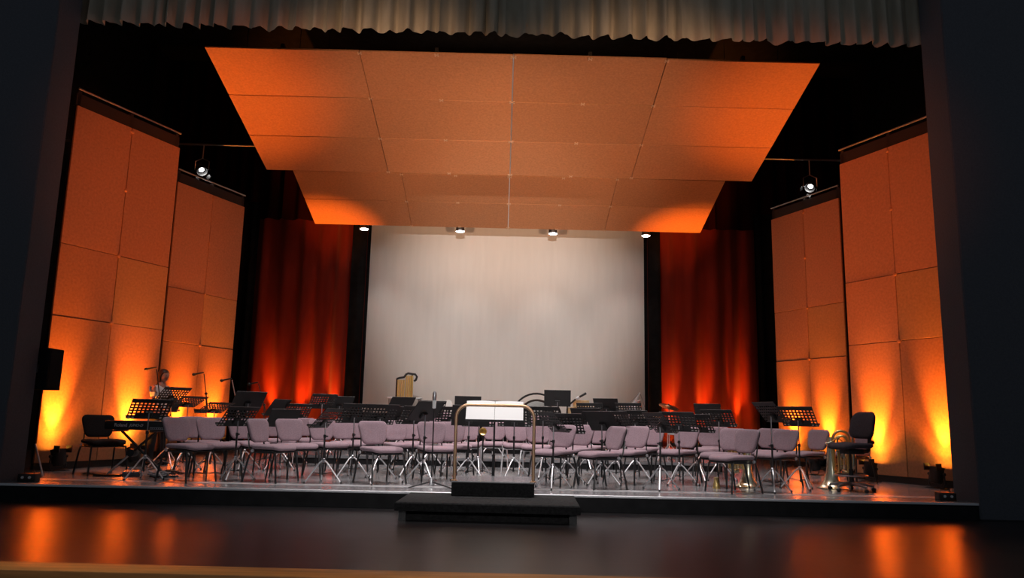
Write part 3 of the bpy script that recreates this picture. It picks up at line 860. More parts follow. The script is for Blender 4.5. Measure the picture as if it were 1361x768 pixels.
mic_boom(271, 495, (274, 523), Yd(12.6), 'boom microphone right of the person, thin and dark against the amber tower', 274)
mic_boom(308, 503, (315, 537), Yd(12.5), 'boom microphone with pale arm at the edge between tower and dark gap', 315, True)
mic_boom(343, 508, (351, 538), Yd(13.8), 'boom microphone against the left end of the red curtain', 351)
# tall straight microphone beside the podium
b = place(573, 0.62, 0.0)
ms = empty('straight_microphone', b, 0, 'tall thin microphone stand with grey windscreen and flat tripod base left of the conductor box', 'microphone')
tp = at(579, 533, 0.62).z
MB().tube([(0, 0, 0.03), (0.0, 0, tp)], 0.0085, 8).build('upright', 'blacksteel', ms)
for k in range(3):
    a = 2 * PI * k / 3 + PI / 6 + PI
    MB().tube([(0, 0, 0.075), (0.31 * math.cos(a), 0.31 * math.sin(a), 0.010)], 0.008, 6).build('leg', 'blacksteel', ms)
MB().lathe([(0, 0.03), (0.024, 0.03), (0.024, 0.10), (0.012, 0.13), (0, 0.13)], 10).build('leg_hub', 'chrome', ms)
MB().lathe([(0, tp - 0.10), (0.022, tp - 0.09), (0.026, tp + 0.01), (0, tp + 0.012)], 10).build('microphone_body', 'paper', ms)
MB().lathe([(0, tp), (0.024, tp + 0.01), (0.027, tp + 0.05), (0.024, tp + 0.10), (0.012, tp + 0.125), (0, tp + 0.13)], 12).build('windscreen', 'steelgrey', ms)

# ------------------------------------------------------------------ keyboard on its X stand
KY = Yd(10.22)
kl, kr = at(139, 560, KY), at(229, 563, KY)
kz = at(190, 571.5, KY).z
kb = empty('keyboard', ((kl.x + kr.x) / 2, KY, kz), 0, 'black electronic keyboard with white lettering on its back, on a folding stand', 'keyboard')
kw = (kr.x - kl.x) / 2
MB().rbox(-kw, kw, 0.0, 0.30, 0.0, 0.115, 0.012, 2).build('body', 'plastic', kb)
MB().rbox(-kw + 0.01, kw - 0.01, -0.004, 0.06, 0.095, 0.122, 0.006, 1).build('rear_ledge', 'blacksteel', kb)
for k in range(int(kw * 2 / 0.025) - 6):
    x = -kw + 0.08 + k * 0.025
    MB().box(x, x + 0.023, 0.15, 0.292, 0.113, 0.122).build('white_key', 'keywhite', kb)
def text(name, body, size, m, parent, mx, shear=0.0, bold=0.0):
    c_ = bpy.data.curves.new(name, 'FONT')
    c_.body = body
    c_.size = size
    c_.extrude = 0.0006
    c_.shear = shear
    c_.offset = bold
    c_.align_x = 'LEFT'
    o = bpy.data.objects.new(name + '_src', c_)
    col.objects.link(o)
    dg = bpy.context.evaluated_depsgraph_get()
    me = bpy.data.meshes.new_from_object(o.evaluated_get(dg))
    bpy.data.objects.remove(o)
    me.transform(mx)
    me.materials.clear()
    me.materials.append(M[m])
    o = bpy.data.objects.new(name, me)
    col.objects.link(o)
    o.parent = parent
    return o
tx = at(152, 564, KY).x - kb.location.x
text('maker_lettering', 'Roland', 0.062, 'print', kb, T(tx, -0.001, 0.042) @ RX(PI / 2), 0, 0.0012)
tx = at(172, 564, KY).x - kb.location.x
text('model_lettering', 'JUNO-D', 0.050, 'print', kb, T(tx, -0.001, 0.046) @ RX(PI / 2), 0.3, 0.001)
tx = at(199, 570, KY).x - kb.location.x
pn = MB().box(tx, tx + 0.27, -0.003, 0.001, 0.010, 0.040).build('connector_panel', 'silverprint', kb)
for k in range(9):
    MB().lathe([(0, 0), (0.008, 0), (0.008, 0.006), (0, 0.006)], 8, T(tx + 0.02 + k * 0.029, -0.003, 0.025) @ RX(PI / 2)).build('socket', 'plastic', pn)
# X stand
xs_ = empty('keyboard_stand', (kb.location.x, KY + 0.14, 0), 0, 'black folding cross-legged stand with one bright leg under the keyboard', 'stand')
a0, a1 = at(136, 633, KY).x - kb.location.x, at(203, 573, KY).x - kb.location.x
b0, b1 = at(212, 632, KY).x - kb.location.x, at(154, 573, KY).x - kb.location.x
zt = kz - 0.022
def lerp(p, q, t): return tuple(p[i] + (q[i] - p[i]) * t for i in range(3))
P0, P1 = (a0, -0.03, 0.025), (a1, -0.03, zt)
Q0, Q1 = (b0, 0.03, 0.025), (b1, 0.03, zt)
MB().tube([P0, lerp(P0, P1, 0.47)], 0.014, 8).build('bright_leg', 'chrome', xs_)
MB().tube([lerp(P0, P1, 0.46), P1], 0.018, 8).build('upper_arm', 'blacksteel', xs_)
MB().tube([Q0, Q1], 0.018, 8).build('cross_leg', 'blacksteel', xs_)
mp = lerp(P0, P1, 0.5)
MB().lathe([(0, -0.07), (0.05, -0.07), (0.055, 0.0), (0.05, 0.07), (0, 0.07)], 14, T(mp[0], 0, mp[2]) @ RX(PI / 2)).build('pivot_disc', 'plastic', xs_)
for p in (P0, Q0):
    MB().rbox(p[0] - 0.18, p[0] + 0.18, -0.05, 0.05, 0.0, 0.024, 0.008, 1).build('foot_bar', 'blacksteel', xs_)
for p in (P1, Q1):
    MB().rbox(p[0] - 0.03, p[0] + 0.03, -0.18, 0.16, zt - 0.004, zt + 0.0215, 0.006, 1).build('support_arm', 'blacksteel', xs_)
# pedals and cables under the keyboard
def coil(name, cx, cy, r0, turns, lab, m, seed, th=0.007, group=None):
    rnd = random.Random(seed)
    pts = []
    n = int(turns * 18)
    for i in range(n + 1):
        a = 2 * PI * i / 18
        rr_ = r0 * (0.65 + 0.35 * math.sin(a * 0.37 + seed))
        pts.append((cx + rr_ * math.cos(a) * 1.25, cy + rr_ * 0.7 * math.sin(a), 0.012 + 0.055 * i / n + 0.022 * abs(math.sin(a * 1.7 + seed))))
    o = MB().tube(pts, th, 6).build(name, m)
    tag(o, lab, 'cable', group)
p = place(211, Yd(10.2), 0.0)
coil('cable_coil', p.x, p.y, 0.12, 6.3, 'tangled grey cable pile on the floor under the right end of the keyboard', 'greycable', 2)
p = place(224, Yd(10.5), 0.0)
coil('cable_coil', p.x + .02, p.y + 0.05, 0.10, 5.2, 'smaller black cable coil beside the grey cable pile', 'blacksteel', 5)
p = place(176, Yd(10.5), 0.0)
pw = empty('pedal_board', (p.x, p.y, 0), R(10), 'grey foot pedal unit on the floor under the keyboard', 'pedal')
MB().rbox(-0.11, 0.11, -0.09, 0.09, 0.0, 0.05, 0.008, 1).build('body', 'greycable', pw)
for k in range(3):
    MB().rbox(-0.095 + k * 0.067, -0.04 + k * 0.067, -0.10, 0.04, 0.052, 0.072, 0.005, 1, RX(R(8))).build('pedal', 'chrome', pw)
for (x0, y0, x1, y1, l) in ((228, 11.0, 300, 11.2, 'thin grey cable lying along the floor beneath the left front chairs'), (110, 10.6, 175, 10.5, 'black cable running from the keyboard chair along the floor')):
    A, B = place(x0, Yd(y0), 0), place(x1, Yd(y1), 0)
    pts = [(A.x + (B.x - A.x) * t / 20, A.y + (B.y - A.y) * t / 20 + 0.05 * math.sin(t * 0.9), 0.008) for t in range(21)]
    tag(MB().tube(pts, 0.007, 6).build('floor_cable', 'greycable' if x0 > 200 else 'blacksteel'), l, 'cable')

# ------------------------------------------------------------------ the person in white
def skin_mesh(verts, edges, radii, levels=2, root=0):
    me = bpy.data.meshes.new('skin_src')
    me.from_pydata(verts, edges, [])
    o = bpy.data.objects.new('skin_src', me)
    col.objects.link(o)
    md = o.modifiers.new('skin', 'SKIN')
    for i, sv in enumerate(me.skin_vertices[0].data):
        rr_ = radii[i]
        sv.radius = rr_ if isinstance(rr_, tuple) else (rr_, rr_)
        sv.use_root = (i == root)
    s_ = o.modifiers.new('sub', 'SUBSURF')
    s_.levels = s_.render_levels = levels
    dg = bpy.context.evaluated_depsgraph_get()
    dg.update()
    out = bpy.data.meshes.new_from_object(o.evaluated_get(dg))
    bpy.data.objects.remove(o)
    for p_ in out.polygons:
        p_.use_smooth = True
    return out
def mobj(name, me, m, parent):
    me.materials.clear()
    me.materials.append(M[m])
    o = bpy.data.objects.new(name, me)
    col.objects.link(o)
    o.parent = parent
    return o
PY = Yd(12.55)
ptop = at(211, 491, PY)
pp = place(211, PY, 0.8)
H = ptop.z
k = H / 1.62
pe = empty('person', (pp.x, PY, 0), R(-20), 'person with dark hair in a white top and dark trousers standing behind the keyboard', 'person')
pe.scale = (k, k, k)
# the figure faces +x
V = [(0, 0, 0.86), (0, 0, 1.02), (0.005, 0, 1.18), (0, 0, 1.30), (0.005, 0, 1.38), (0.015, 0, 1.43),
     (0, 0.085, 0.80), (0.02, 0.10, 0.46), (-0.02, 0.105, 0.08), (0.11, 0.12, 0.03),
     (0, -0.085, 0.80), (0.0, -0.10, 0.46), (-0.03, -0.105, 0.08), (0.10, -0.12, 0.03),
     (0, 0.165, 1.30), (0.03, 0.205, 1.06), (0.20, 0.15, 0.95), (0.245, 0.13, 0.945),
     (0, -0.165, 1.30), (0.03, -0.205, 1.06), (0.20, -0.15, 0.95), (0.245, -0.13, 0.945)]
E_ = [(0, 1), (1, 2), (2, 3), (3, 4), (4, 5), (0, 6), (6, 7), (7, 8), (8, 9), (0, 10), (10, 11), (11, 12), (12, 13), (3, 14), (14, 15), (15, 16), (16, 17), (3, 18), (18, 19), (19, 20), (20, 21)]
Rd = [(0.10, 0.14), (0.085, 0.115), (0.095, 0.13), (0.075, 0.11), 0.052, 0.050, 0.08, 0.055, 0.036, 0.030, 0.08, 0.055, 0.036, 0.030, 0.045, 0.036, 0.026, 0.026, 0.045, 0.036, 0.026, 0.026]
body = skin_mesh(V, E_, Rd, 2, 0)
bm = bmesh.new()
bm.from_mesh(body)
# head with a nose, brow and chin
hm = bmesh.ops.create_uvsphere(bm, u_segments=20, v_segments=16, radius=1)['verts']
for v_ in hm:
    x, y, z = v_.co
    sx = 0.098 if x > 0 else 0.095
    w_ = 1 - 0.22 * max(0, -z) ** 1.5
    nose = 0.022 * math.exp(-((y / 0.16) ** 2)) * math.exp(-(((z + 0.12) / 0.22) ** 2)) if x > 0.6 else 0
    chin = 0.010 * math.exp(-((z + 0.85) / 0.2) ** 2) if x > 0 else 0
    v_.co = Vector((0.025 + x * sx * w_ + nose + chin, y * 0.076 * w_, 1.508 + z * 0.112))
# five fingers on each hand, lightly curled
for s in (-1, 1):
    base = Vector((0.255, s * 0.13, 0.945))
    for q in range(5):
        L_ = (0.055, 0.075, 0.082, 0.076, 0.060)[q]
        oy = (-0.032, -0.018, -0.004, 0.010, 0.023)[q] * -s
        d0 = Vector((1, (-0.9 if q == 0 else 0) * -s * 1.0, -0.1)).normalized()
        p0 = base + Vector((-0.005 if q else -0.03, oy, 0))
        pts = [p0, p0 + d0 * L_ * 0.5 + Vector((0, 0, -0.004)), p0 + d0 * L_ * 0.85 + Vector((0, 0, -0.025))]
        t_ = MB().tube(pts, [0.010, 0.009, 0.007], 6)
        nv = [bm.verts.new(c_) for c_ in t_.v]
        for f_ in t_.f:
            try: bm.faces.new([nv[i] for i in f_])
            except ValueError: pass
bmesh.ops.recalc_face_normals(bm, faces=bm.faces)
bm.to_mesh(body)
bm.free()
for p_ in body.polygons: p_.use_smooth = True
bo = mobj('body', body, 'skin', pe)
for s in (-1, 1):
    MB().lathe([(0, -0.006), (0.008, -0.003), (0.009, 0), (0.008, 0.003), (0, 0.006)], 8, T(0.110, s * 0.030, 1.520) @ RY(PI / 2)).build('eye', 'hair', bo)
    MB().lathe([(0, -0.008), (0.02, -0.006), (0.026, 0), (0.02, 0.006), (0, 0.008)], 10, T(0.02, s * 0.076, 1.505) @ RX(PI / 2)).build('ear', 'skin', bo)
MB().rbox(0.104, 0.117, -0.022, 0.022, 1.446, 1.456, 0.004, 1).build('mouth', 'lip', bo)
Vs = [(0, 0, 0.84), (0, 0, 1.02), (0.005, 0, 1.18), (0, 0, 1.30), (0.004, 0, 1.355), (0, 0.165, 1.295), (0.02, 0.195, 1.13), (0, -0.165, 1.295), (0.02, -0.195, 1.13)]
mobj('white_top', skin_mesh(Vs, [(0, 1), (1, 2), (2, 3), (3, 4), (3, 5), (5, 6), (3, 7), (7, 8)], [(0.12, 0.16), (0.105, 0.135), (0.113, 0.148), (0.09, 0.125), 0.062, 0.060, 0.054, 0.060, 0.054], 2, 0), 'white', pe)
Vt = [(0, 0, 0.88), (0, 0.088, 0.78), (0.02, 0.10, 0.46), (-0.02, 0.105, 0.07), (0, -0.088, 0.78), (0, -0.10, 0.46), (-0.03, -0.105, 0.07)]
mobj('trousers', skin_mesh(Vt, [(0, 1), (1, 2), (2, 3), (0, 4), (4, 5), (5, 6)], [(0.115, 0.155), 0.095, 0.072, 0.058, 0.095, 0.072, 0.058], 2, 0), 'trouser', pe)
for s in (-1, 1):
    MB().rbox(-0.07, 0.17, s * 0.112 - 0.045, s * 0.112 + 0.045, 0.0, 0.075, 0.03, 3).build('shoe', 'trouser', pe)
hr = MB()
vs, fs, n, m_ = [], [], 18, 12
for j in range(m_ + 1):
    ph = j / m_ * 0.74 * PI
    for i in range(n):
        a = 2 * PI * i / n
        x, y, z = math.sin(ph) * math.cos(a), math.sin(ph) * math.sin(a), math.cos(ph)
        front = max(0, math.cos(a))
        zz = z if not (front > 0.2 and z < 0.45) else 0.45 + (z - 0.45) * (1 - min(1, (front - 0.2) * 2.2))
        xx = x if not (front > 0.2 and z < 0.45) else x * (1 - 0.12 * front)
        vs.append((0.016 + xx * 0.112, y * 0.090, 1.512 + zz * 0.122 - (0.10 * max(0, -math.cos(a)) * max(0, -z + 0.2))))
for j in range(m_):
    for i in range(n):
        fs.append((j * n + i, j * n + (i + 1) % n, (j + 1) * n + (i + 1) % n, (j + 1) * n + i))
hr.add(vs, fs)
hr.build('hair', 'hair', pe, 80)
# dark folder in the hands
tag(MB().rbox(-0.02, 0.02, -0.12, 0.12, -0.09, 0.10, 0.006, 1, T(pp.x + 0.27 * k, PY - 0.09, 0.985 * k) @ RZ(R(-20)) @ RY(R(25))).build('black_folder', 'plastic'), 'small black folder held by the person in white', 'folder')

# ------------------------------------------------------------------ office chair
oc = at(1131, 650, Yd(10.35))
O = empty('office_chair', (place(1131, Yd(10.35), 0.3).x, Yd(10.35), 0), R(180 + 14), 'tall dark swivel office chair with five-star base beside the tuba', 'chair')
for k in range(5):
    a = 2 * PI * k / 5 + 0.3
    c_, s_ = math.cos(a), math.sin(a)
    MB().tube([(0.03 * c_, 0.03 * s_, 0.105), (0.18 * c_, 0.18 * s_, 0.095), (0.29 * c_, 0.29 * s_, 0.075)], [0.026, 0.022, 0.016], 8).build('base_arm', 'steelgrey', O)
    cw = MB().lathe([(0, -0.022), (0.024, -0.022), (0.028, -0.012), (0.028, 0.012), (0.024, 0.022), (0, 0.022)], 12, T(0.29 * c_, 0.29 * s_, 0.028) @ RZ(a + 0.8) @ RX(PI / 2)).build('castor', 'plastic', O)
    MB().tube([(0.29 * c_, 0.29 * s_, 0.04), (0.29 * c_, 0.29 * s_, 0.085)], 0.008, 6).build('castor_pin', 'steelgrey', cw)
MB().lathe([(0, 0.07), (0.038, 0.07), (0.034, 0.13), (0.028, 0.30), (0.0, 0.30)], 14).build('gas_shroud', 'plastic', O)
MB().tube([(0, 0, 0.28), (0, 0, 0.52)], 0.018, 12).build('gas_piston', 'blacksteel', O)
MB().tube([(0.21 * math.cos(t), 0.21 * math.sin(t), 0.215) for t in [2 * PI * i / 28 for i in range(28)]], 0.011, 8, closed=True).build('foot_ring', 'steelgrey', O)
for k in range(3):
    a = 2 * PI * k / 3
    MB().tube([(0.03 * math.cos(a), 0.03 * math.sin(a), 0.20), (0.21 * math.cos(a), 0.21 * math.sin(a), 0.215)], 0.009, 6).build('foot_ring_spoke', 'steelgrey', O)
MB().rbox(-0.16, 0.10, -0.10, 0.10, 0.50, 0.57, 0.015, 2).build('mechanism', 'plastic', O)
pillow(0.48, 0.47, 0.075, 0.12, sshape(0.615), -0.08).build('seat', 'darkfabric', O, 70)
pillow(0.44, 0.37, 0.065, 0.11, lambda a, b_, c_: Vector((-0.25 + c_ + 0.5 * a * a - b_ * 0.22 + 0.25 * (0.03 - b_ * b_), a, 0.895 + b_)), -0.10).build('backrest', 'darkfabric', O, 70)
MB().tube([(-0.10, 0, 0.53), (-0.28, 0, 0.54), (-0.325, 0, 0.62), (-0.325, 0, 0.86)], [0.03, 0.032, 0.03, 0.022], 8).build('back_stem', 'plastic', O)
MB().lathe([(0, 0), (0.03, 0), (0.026, 0.04), (0, 0.04)], 10, T(-0.345, 0, 0.66) @ RY(-PI / 2)).build('height_knob', 'plastic', O)
MB().tube([(0.02, -0.10, 0.535), (0.02, -0.25, 0.525)], 0.007, 6).build('lever', 'plastic', O)

# ------------------------------------------------------------------ brass instruments
def euphonium(name, loc, rz, scale, label, cat, m1, m2):
    """stands on its bell, tubing bows on top"""
    e = empty(name, loc, rz, label, cat)
    e.scale = (scale,) * 3
    bell = [(0.185, 0.0), (0.190, 0.006), (0.170, 0.016), (0.130, 0.05), (0.095, 0.11), (0.072, 0.19), (0.058, 0.30), (0.050, 0.42), (0.046, 0.56), (0.044, 0.64)]
    inner = [(r_ - 0.004, z) for r_, z in bell]
    MB().lathe([(0.0, 0.63)] + inner[::-1][1:] + bell, 28).build('bell', m1, e, 60)
    def bow(x0, x1, zt_, y, r0, r1, zlow, m, n=10):
        rad = (x1 - x0) / 2
        pts = [(x0, y, zlow)] + [(x0 + rad - rad * math.cos(PI * i / n), y, zt_ + rad * math.sin(PI * i / n)) for i in range(n + 1)] + [(x1, y, zlow)]
        rs = [r0 + (r1 - r0) * i / (len(pts) - 1) for i in range(len(pts))]
        return MB().tube(pts, rs, 10).build('tubing_bow', m, e, 60)
    bow(0.0, 0.26, 0.64, 0.0, 0.044, 0.036, 0.64, m1)
    bow(0.02, 0.22, 0.62, -0.06, 0.017, 0.016, 0.22, m2)
    bow(0.07, 0.18, 0.60, -0.085, 0.013, 0.013, 0.20, m2)
    bow(0.05, 0.245, 0.56, 0.05, 0.016, 0.016, 0.25, m2)
    MB().tube([(0.26, 0, 0.645), (0.26, 0, 0.34), (0.25, 0, 0.26), (0.215, 0, 0.215), (0.17, 0, 0.20), (0.12, 0.0, 0.22)], [0.036, 0.032, 0.030, 0.028, 0.026, 0.022], 12).build('bottom_bow', m1, e, 60)
    for i in range(3):
        x = 0.10 + i * 0.045
        vv = MB().lathe([(0, 0.24), (0.017, 0.24), (0.020, 0.25), (0.020, 0.45), (0.017, 0.46), (0.006, 0.465), (0.006, 0.50), (0.012, 0.502), (0.012, 0.508), (0, 0.508)], 12, T(x, -0.05, 0)).build('valve', 'silverbrass', e)
        MB().tube([(x, -0.05, 0.30), (x + 0.01, -0.10, 0.30), (x + 0.01, -0.10, 0.36), (x, -0.05, 0.38)], 0.008, 8).build('valve_slide', m2, vv)
    MB().tube([(0.12, -0.085, 0.60), (0.06, -0.12, 0.63), (-0.02, -0.15, 0.58)], [0.009, 0.008, 0.007], 8).build('lead_pipe', m2, e)
    MB().lathe([(0.007, 0.0), (0.008, 0.04), (0.017, 0.07), (0.016, 0.072), (0, 0.05)], 12, T(-0.02, -0.15, 0.58) @ RY(R(-110))).build('mouthpiece', 'silverbrass', e)
    for z in (0.30, 0.52):
        MB().tube([(0.04, 0, z), (0.24, 0, z)], 0.006, 6).build('stay_rod', m2, e)
    return e
p = place(1106, Yd(10.78), 0.1)
euphonium('tuba', (p.x, p.y, 0), R(-12), 1.12, 'gleaming brass tuba standing on its bell beside the office chair', 'tuba', 'silverbrass', 'brass')
p = place(996, Yd(10.75), 0.1)
euphonium('euphonium', (p.x - 0.02, p.y, 0), R(150), 0.98, 'bright brass euphonium standing on its bell behind the foremost right-hand chair', 'euphonium', 'silverbrass', 'brass')
p = place(952, Yd(10.35), 0.05)
mu = empty('brass_mute', (p.x, p.y, 0), 0, 'small yellow brass mute standing on the floor below the right-hand chairs', 'mute')
MB().lathe([(0, 0), (0.050, 0.0), (0.052, 0.008), (0.040, 0.06), (0.026, 0.12), (0, 0.12)], 18).build('cone', 'brass', mu)
MB().lathe([(0, 0.118), (0.028, 0.118), (0.030, 0.15), (0, 0.15)], 14).build('cork_collar', 'tan', mu)
# trumpet on a peg stand, bell up front
p = place(642, Yd(12.0), 0.6)
tr = empty('trumpet', (p.x, p.y, 0.0), R(-90), 'small brass trumpet on a black peg stand behind the conductor desk, bell to the audience', 'trumpet')
tr.location.z = at(642, 573, p.y).z
q = RY(PI / 2)
MB().lathe([(0.0, -0.14), (0.008, -0.20), (0.009, -0.10), (0.014, -0.02), (0.028, 0.05), (0.060, 0.088), (0.061, 0.09), (0.056, 0.088), (0.022, 0.045), (0.0, 0.0)], 20, q).build('bell', 'brass', tr, 60)
for i in range(3):
    MB().lathe([(0, -0.05), (0.010, -0.05), (0.010, 0.05), (0, 0.06)], 10, T(-0.14 - i * 0.024, 0, -0.02)).build('valve', 'brass', tr)
MB().tube([(-0.25, 0, 0.0), (-0.10, 0, -0.0), (-0.04, 0, -0.02), (-0.04, 0, -0.05), (-0.30, 0, -0.05)], 0.006, 8).build('tubing', 'brass', tr)
ps = empty('peg_stand', (p.x, p.y + 0.06, 0), 0, 'black peg stand holding up the small trumpet', 'stand')
hz = tr.location.z
MB().tube([(0, 0.0, 0.03), (0, 0, hz - 0.075)], 0.012, 8).build('peg', 'blacksteel', ps)
for kk in range(3):
    a = 2 * PI * kk / 3
    MB().tube([(0, 0, 0.06), (0.16 * math.cos(a), 0.16 * math.sin(a), 0.008)], 0.008, 6).build('leg', 'blacksteel', ps)
MB().lathe([(0, 0), (0.022, 0), (0.022, 0.03), (0, 0.03)], 8, T(0, 0, hz - 0.10)).build('cradle', 'plastic', ps)

# ------------------------------------------------------------------ percussion on the rear riser
PYc = 7.6
# tubular bells
p0 = at(537, 527, PYc)
tb = empty('tubular_bells', (p0.x, PYc, RZ2), 0, 'golden tubular bells in a black frame standing before the screen', 'tubular bells')
def zrel(py): return at(537, py, PYc).z - RZ2
zl, zh = zrel(503), zrel(497)
for i in range(8):
    x = -0.145 + i * 0.044
    hi = i >= 4
    MB().tube([(x, 0.05 if hi else -0.01, 0.35), (x, 0.05 if hi else -0.01, (zh if hi else zl) - 0.03)], 0.0205, 10).build('bell_tube', 'brass', tb)
MB().tube([(-0.17, -0.01, zl - 0.01), (-0.12, -0.01, zl + 0.01), (-0.02, 0.0, zl + 0.03), (0.02, 0.05, zh + 0.0), (0.06, 0.05, zh + 0.02), (0.22, 0.05, zh + 0.0), (0.26, 0.05, zh - 0.05), (0.24, 0.05, zh - 0.12), (0.20, 0.05, zh - 0.15)], 0.024, 8).build('top_rail', 'blacksteel', tb)
MB().tube([(-0.17, 0, 0.02), (-0.17, 0, zl)], 0.022, 8).build('frame_post', 'drumshell', tb)
MB().tube([(0.15, 0.10, 0.02), (0.15, 0.10, zh - 0.0)], 0.016, 8).build('frame_post', 'blacksteel', tb)
MB().box(-0.22, 0.30, -0.20, 0.25, 0.0, 0.05).build('base', 'blacksteel', tb)
# white topped table next to the bells
wt_z = at(537, 528, 7.25).z
wt = empty('percussion_table', (at(537, 528, 7.25).x, 7.25, RZ2), 0, 'narrow white-topped percussion table in front of the tubular bells', 'table')
MB().rbox(-0.34, 0.38, -0.16, 0.16, wt_z - RZ2 - 0.03, wt_z - RZ2, 0.006, 1).build('table_top', 'paper', wt)
for sx in (-0.30, 0.34):
    for sy in (-0.13, 0.13):
        MB().tube([(sx, sy, 0), (sx, sy, wt_z - RZ2 - 0.03)], 0.014, 6).build('leg', 'steelgrey', wt)
# small white drum
p = at(596, 537, 7.3)
td = empty('tambourine', (p.x, 7.3, RZ2), 0, 'small round white drumhead showing left of the guard rail before the screen', 'drum')
MB().lathe([(0, -0.03), (0.085, -0.03), (0.088, 0.0), (0.088, 0.03), (0.0, 0.03)], 20, T(0, 0, p.z - RZ2) @ RX(R(80))).build('drumhead', 'drumhead', td)
MB().tube([(0, 0.05, 0.01), (0, 0.05, p.z - RZ2 - 0.03)], 0.012, 6).build('stand_pole', 'blacksteel', td)
for kk in range(3):
    a = 2 * PI * kk / 3
    MB().tube([(0, 0.05, 0.12), (0.2 * math.cos(a), 0.05 + 0.2 * math.sin(a), 0.008)], 0.008, 6).build('leg', 'blacksteel', td)
# bass drum in a round frame
bp_ = at(713, 556, 7.9)
rad = at(713, 523, 7.9).z - bp_.z
B = empty('bass_drum', (bp_.x, 7.9, RZ2), 0, 'concert bass drum with white head in a round black frame behind the stands', 'drum')
zc = bp_.z - RZ2
MB().lathe([(0, -0.16), (rad * 0.66, -0.16), (rad * 0.66, -0.157), (0, -0.150)], 36, T(0, 0, zc) @ RX(PI / 2)).build('drumhead', 'drumhead', B)
MB().lathe([(rad * 0.66, -0.17), (rad * 0.72, -0.17), (rad * 0.72, 0.20), (rad * 0.66, 0.20)], 36, T(0, 0.03, zc) @ RX(PI / 2)).build('shell', 'drumshell', B)
for yy in (-0.19, 0.19):
    MB().tube([(rad * 0.73 * math.cos(t), yy, zc + rad * 0.73 * math.sin(t)) for t in [2 * PI * i / 36 for i in range(36)]], 0.022, 8, closed=True).build('hoop', 'drumshell', B)
MB().tube([(rad * math.cos(t), 0, zc + rad * math.sin(t)) for t in [2 * PI * i / 40 for i in range(40)]], 0.022, 8, closed=True).build('round_frame', 'blacksteel', B)
for s in (-1, 1):
    MB().tube([(s * rad * 0.70, 0, zc), (s * rad, 0, zc)], 0.018, 6).build('suspension_arm', 'blacksteel', B)
    MB().tube([(s * rad * 0.5, -0.25, 0.02), (s * rad * 0.5, 0, max(0.08, zc - rad * 0.87)), (s * rad * 0.5, 0.25, 0.02)], 0.018, 6).build('foot', 'blacksteel', B)
# tan marimba
mz = at(770, 531, 7.5).z
mb_ = empty('marimba', (at(768, 538, 7.5).x, 7.5, RZ2), 0, 'tan wooden bar percussion instrument behind the stands right of the bass drum', 'marimba')
mzz = mz - RZ2
for i in range(9):
    MB().rbox(-0.21 + i * 0.050, -0.21 + i * 0.050 + 0.042, -0.10 + 0.004 * i, 0.10 - 0.004 * i, mzz - 0.20 + i * 0.012, mzz - 0.178 + i * 0.012, 0.004, 1, RX(R(0))).build('bar', 'tan', mb_)
MB().rbox(-0.25, 0.26, -0.12, -0.10, mzz - 0.35, mzz - 0.20, 0.005, 1).build('front_board', 'tan', mb_)
MB().rbox(-0.10, 0.26, 0.10, 0.12, mzz - 0.35, mzz - 0.01, 0.005, 1).build('back_board', 'tan', mb_)
for sx in (-0.23, 0.24):
    MB().tube([(sx, 0, 0), (sx, 0, mzz - 0.20)], 0.02, 8).build('leg', 'blacksteel', mb_)
# boom microphone over the marimba
pA, pB, pC = at(754, 540, 7.0), at(765, 530.5, 7.0), at(779, 522.5, 7.0)
bmx = empty('percussion_microphone', (pA.x, 7.0, RZ2), 0, 'thick black slanting boom microphone above the tan marimba', 'microphone')
def rel(p_): return (p_.x - pA.x, 0, p_.z - RZ2)
MB().tube([(0, 0, 0.02), rel(pA)], 0.014, 8).build('upright', 'blacksteel', bmx)
MB().tube([rel(pA), rel(pB)], 0.020, 8).build('boom_arm', 'blacksteel', bmx)
MB().tube([rel(at(766, 530, 7.0)), rel(at(770, 527.5, 7.0))], 0.030, 10).build('silver_ring', 'chrome', bmx)
MB().tube([rel(at(770, 527.5, 7.0)), rel(pC)], [0.022, 0.026], 10).build('microphone_body', 'plastic', bmx)
for kk in range(3):
    a = 2 * PI * kk / 3
    MB().tube([(0, 0, 0.10), (0.25 * math.cos(a), 0.25 * math.sin(a), 0.008)], 0.008, 6).build('leg', 'blacksteel', bmx)
# silver drum hardware at the screen edge
hp = at(843, 545, 7.4)
hd = empty('snare_drum', (hp.x, 7.4, RZ2), 0, 'silver snare drum with slanting silver rods at the right edge of the screen', 'drum')
hz = at(843, 540, 7.4).z - RZ2
MB().lathe([(0, -0.07), (0.17, -0.07), (0.172, -0.06), (0.17, 0.06), (0.172, 0.07), (0, 0.07)], 28, T(0, 0, hz) @ RY(R(-22))).build('shell', 'chrome', hd)
MB().lathe([(0, 0.072), (0.165, 0.072), (0, 0.076)], 28, T(0, 0, hz) @ RY(R(-22))).build('drumhead', 'drumhead', hd)
MB().lathe([(0.166, 0.066), (0.182, 0.066), (0.182, 0.084), (0.166, 0.084)], 28, T(0, 0, hz) @ RY(R(-22))).build('rim', 'chrome', hd)
def rel2(px, py): 
    p_ = at(px, py, 7.4)
    return (p_.x - hp.x, 0.0, p_.z - RZ2)
MB().tube([rel2(841, 537), rel2(851, 522)], 0.018, 8).build('slanting_rod', 'chrome', hd)
MB().tube([rel2(838, 534), rel2(849, 523)], 0.007, 6).build('thin_rod', 'steelgrey', hd)
MB().tube([rel2(851, 523), rel2(857, 541)], 0.007, 6).build('thin_rod', 'steelgrey', hd)
MB().tube([(0, 0, 0.02), (0, 0, hz - 0.08)], 0.012, 8).build('stand_pole', 'chrome', hd)
for kk in range(3):
    a = 2 * PI * kk / 3 + 0.5
    MB().tube([(0, 0, 0.28), (0.25 * math.cos(a), 0.25 * math.sin(a), 0.01)], 0.010, 6).build('leg', 'chrome', hd)
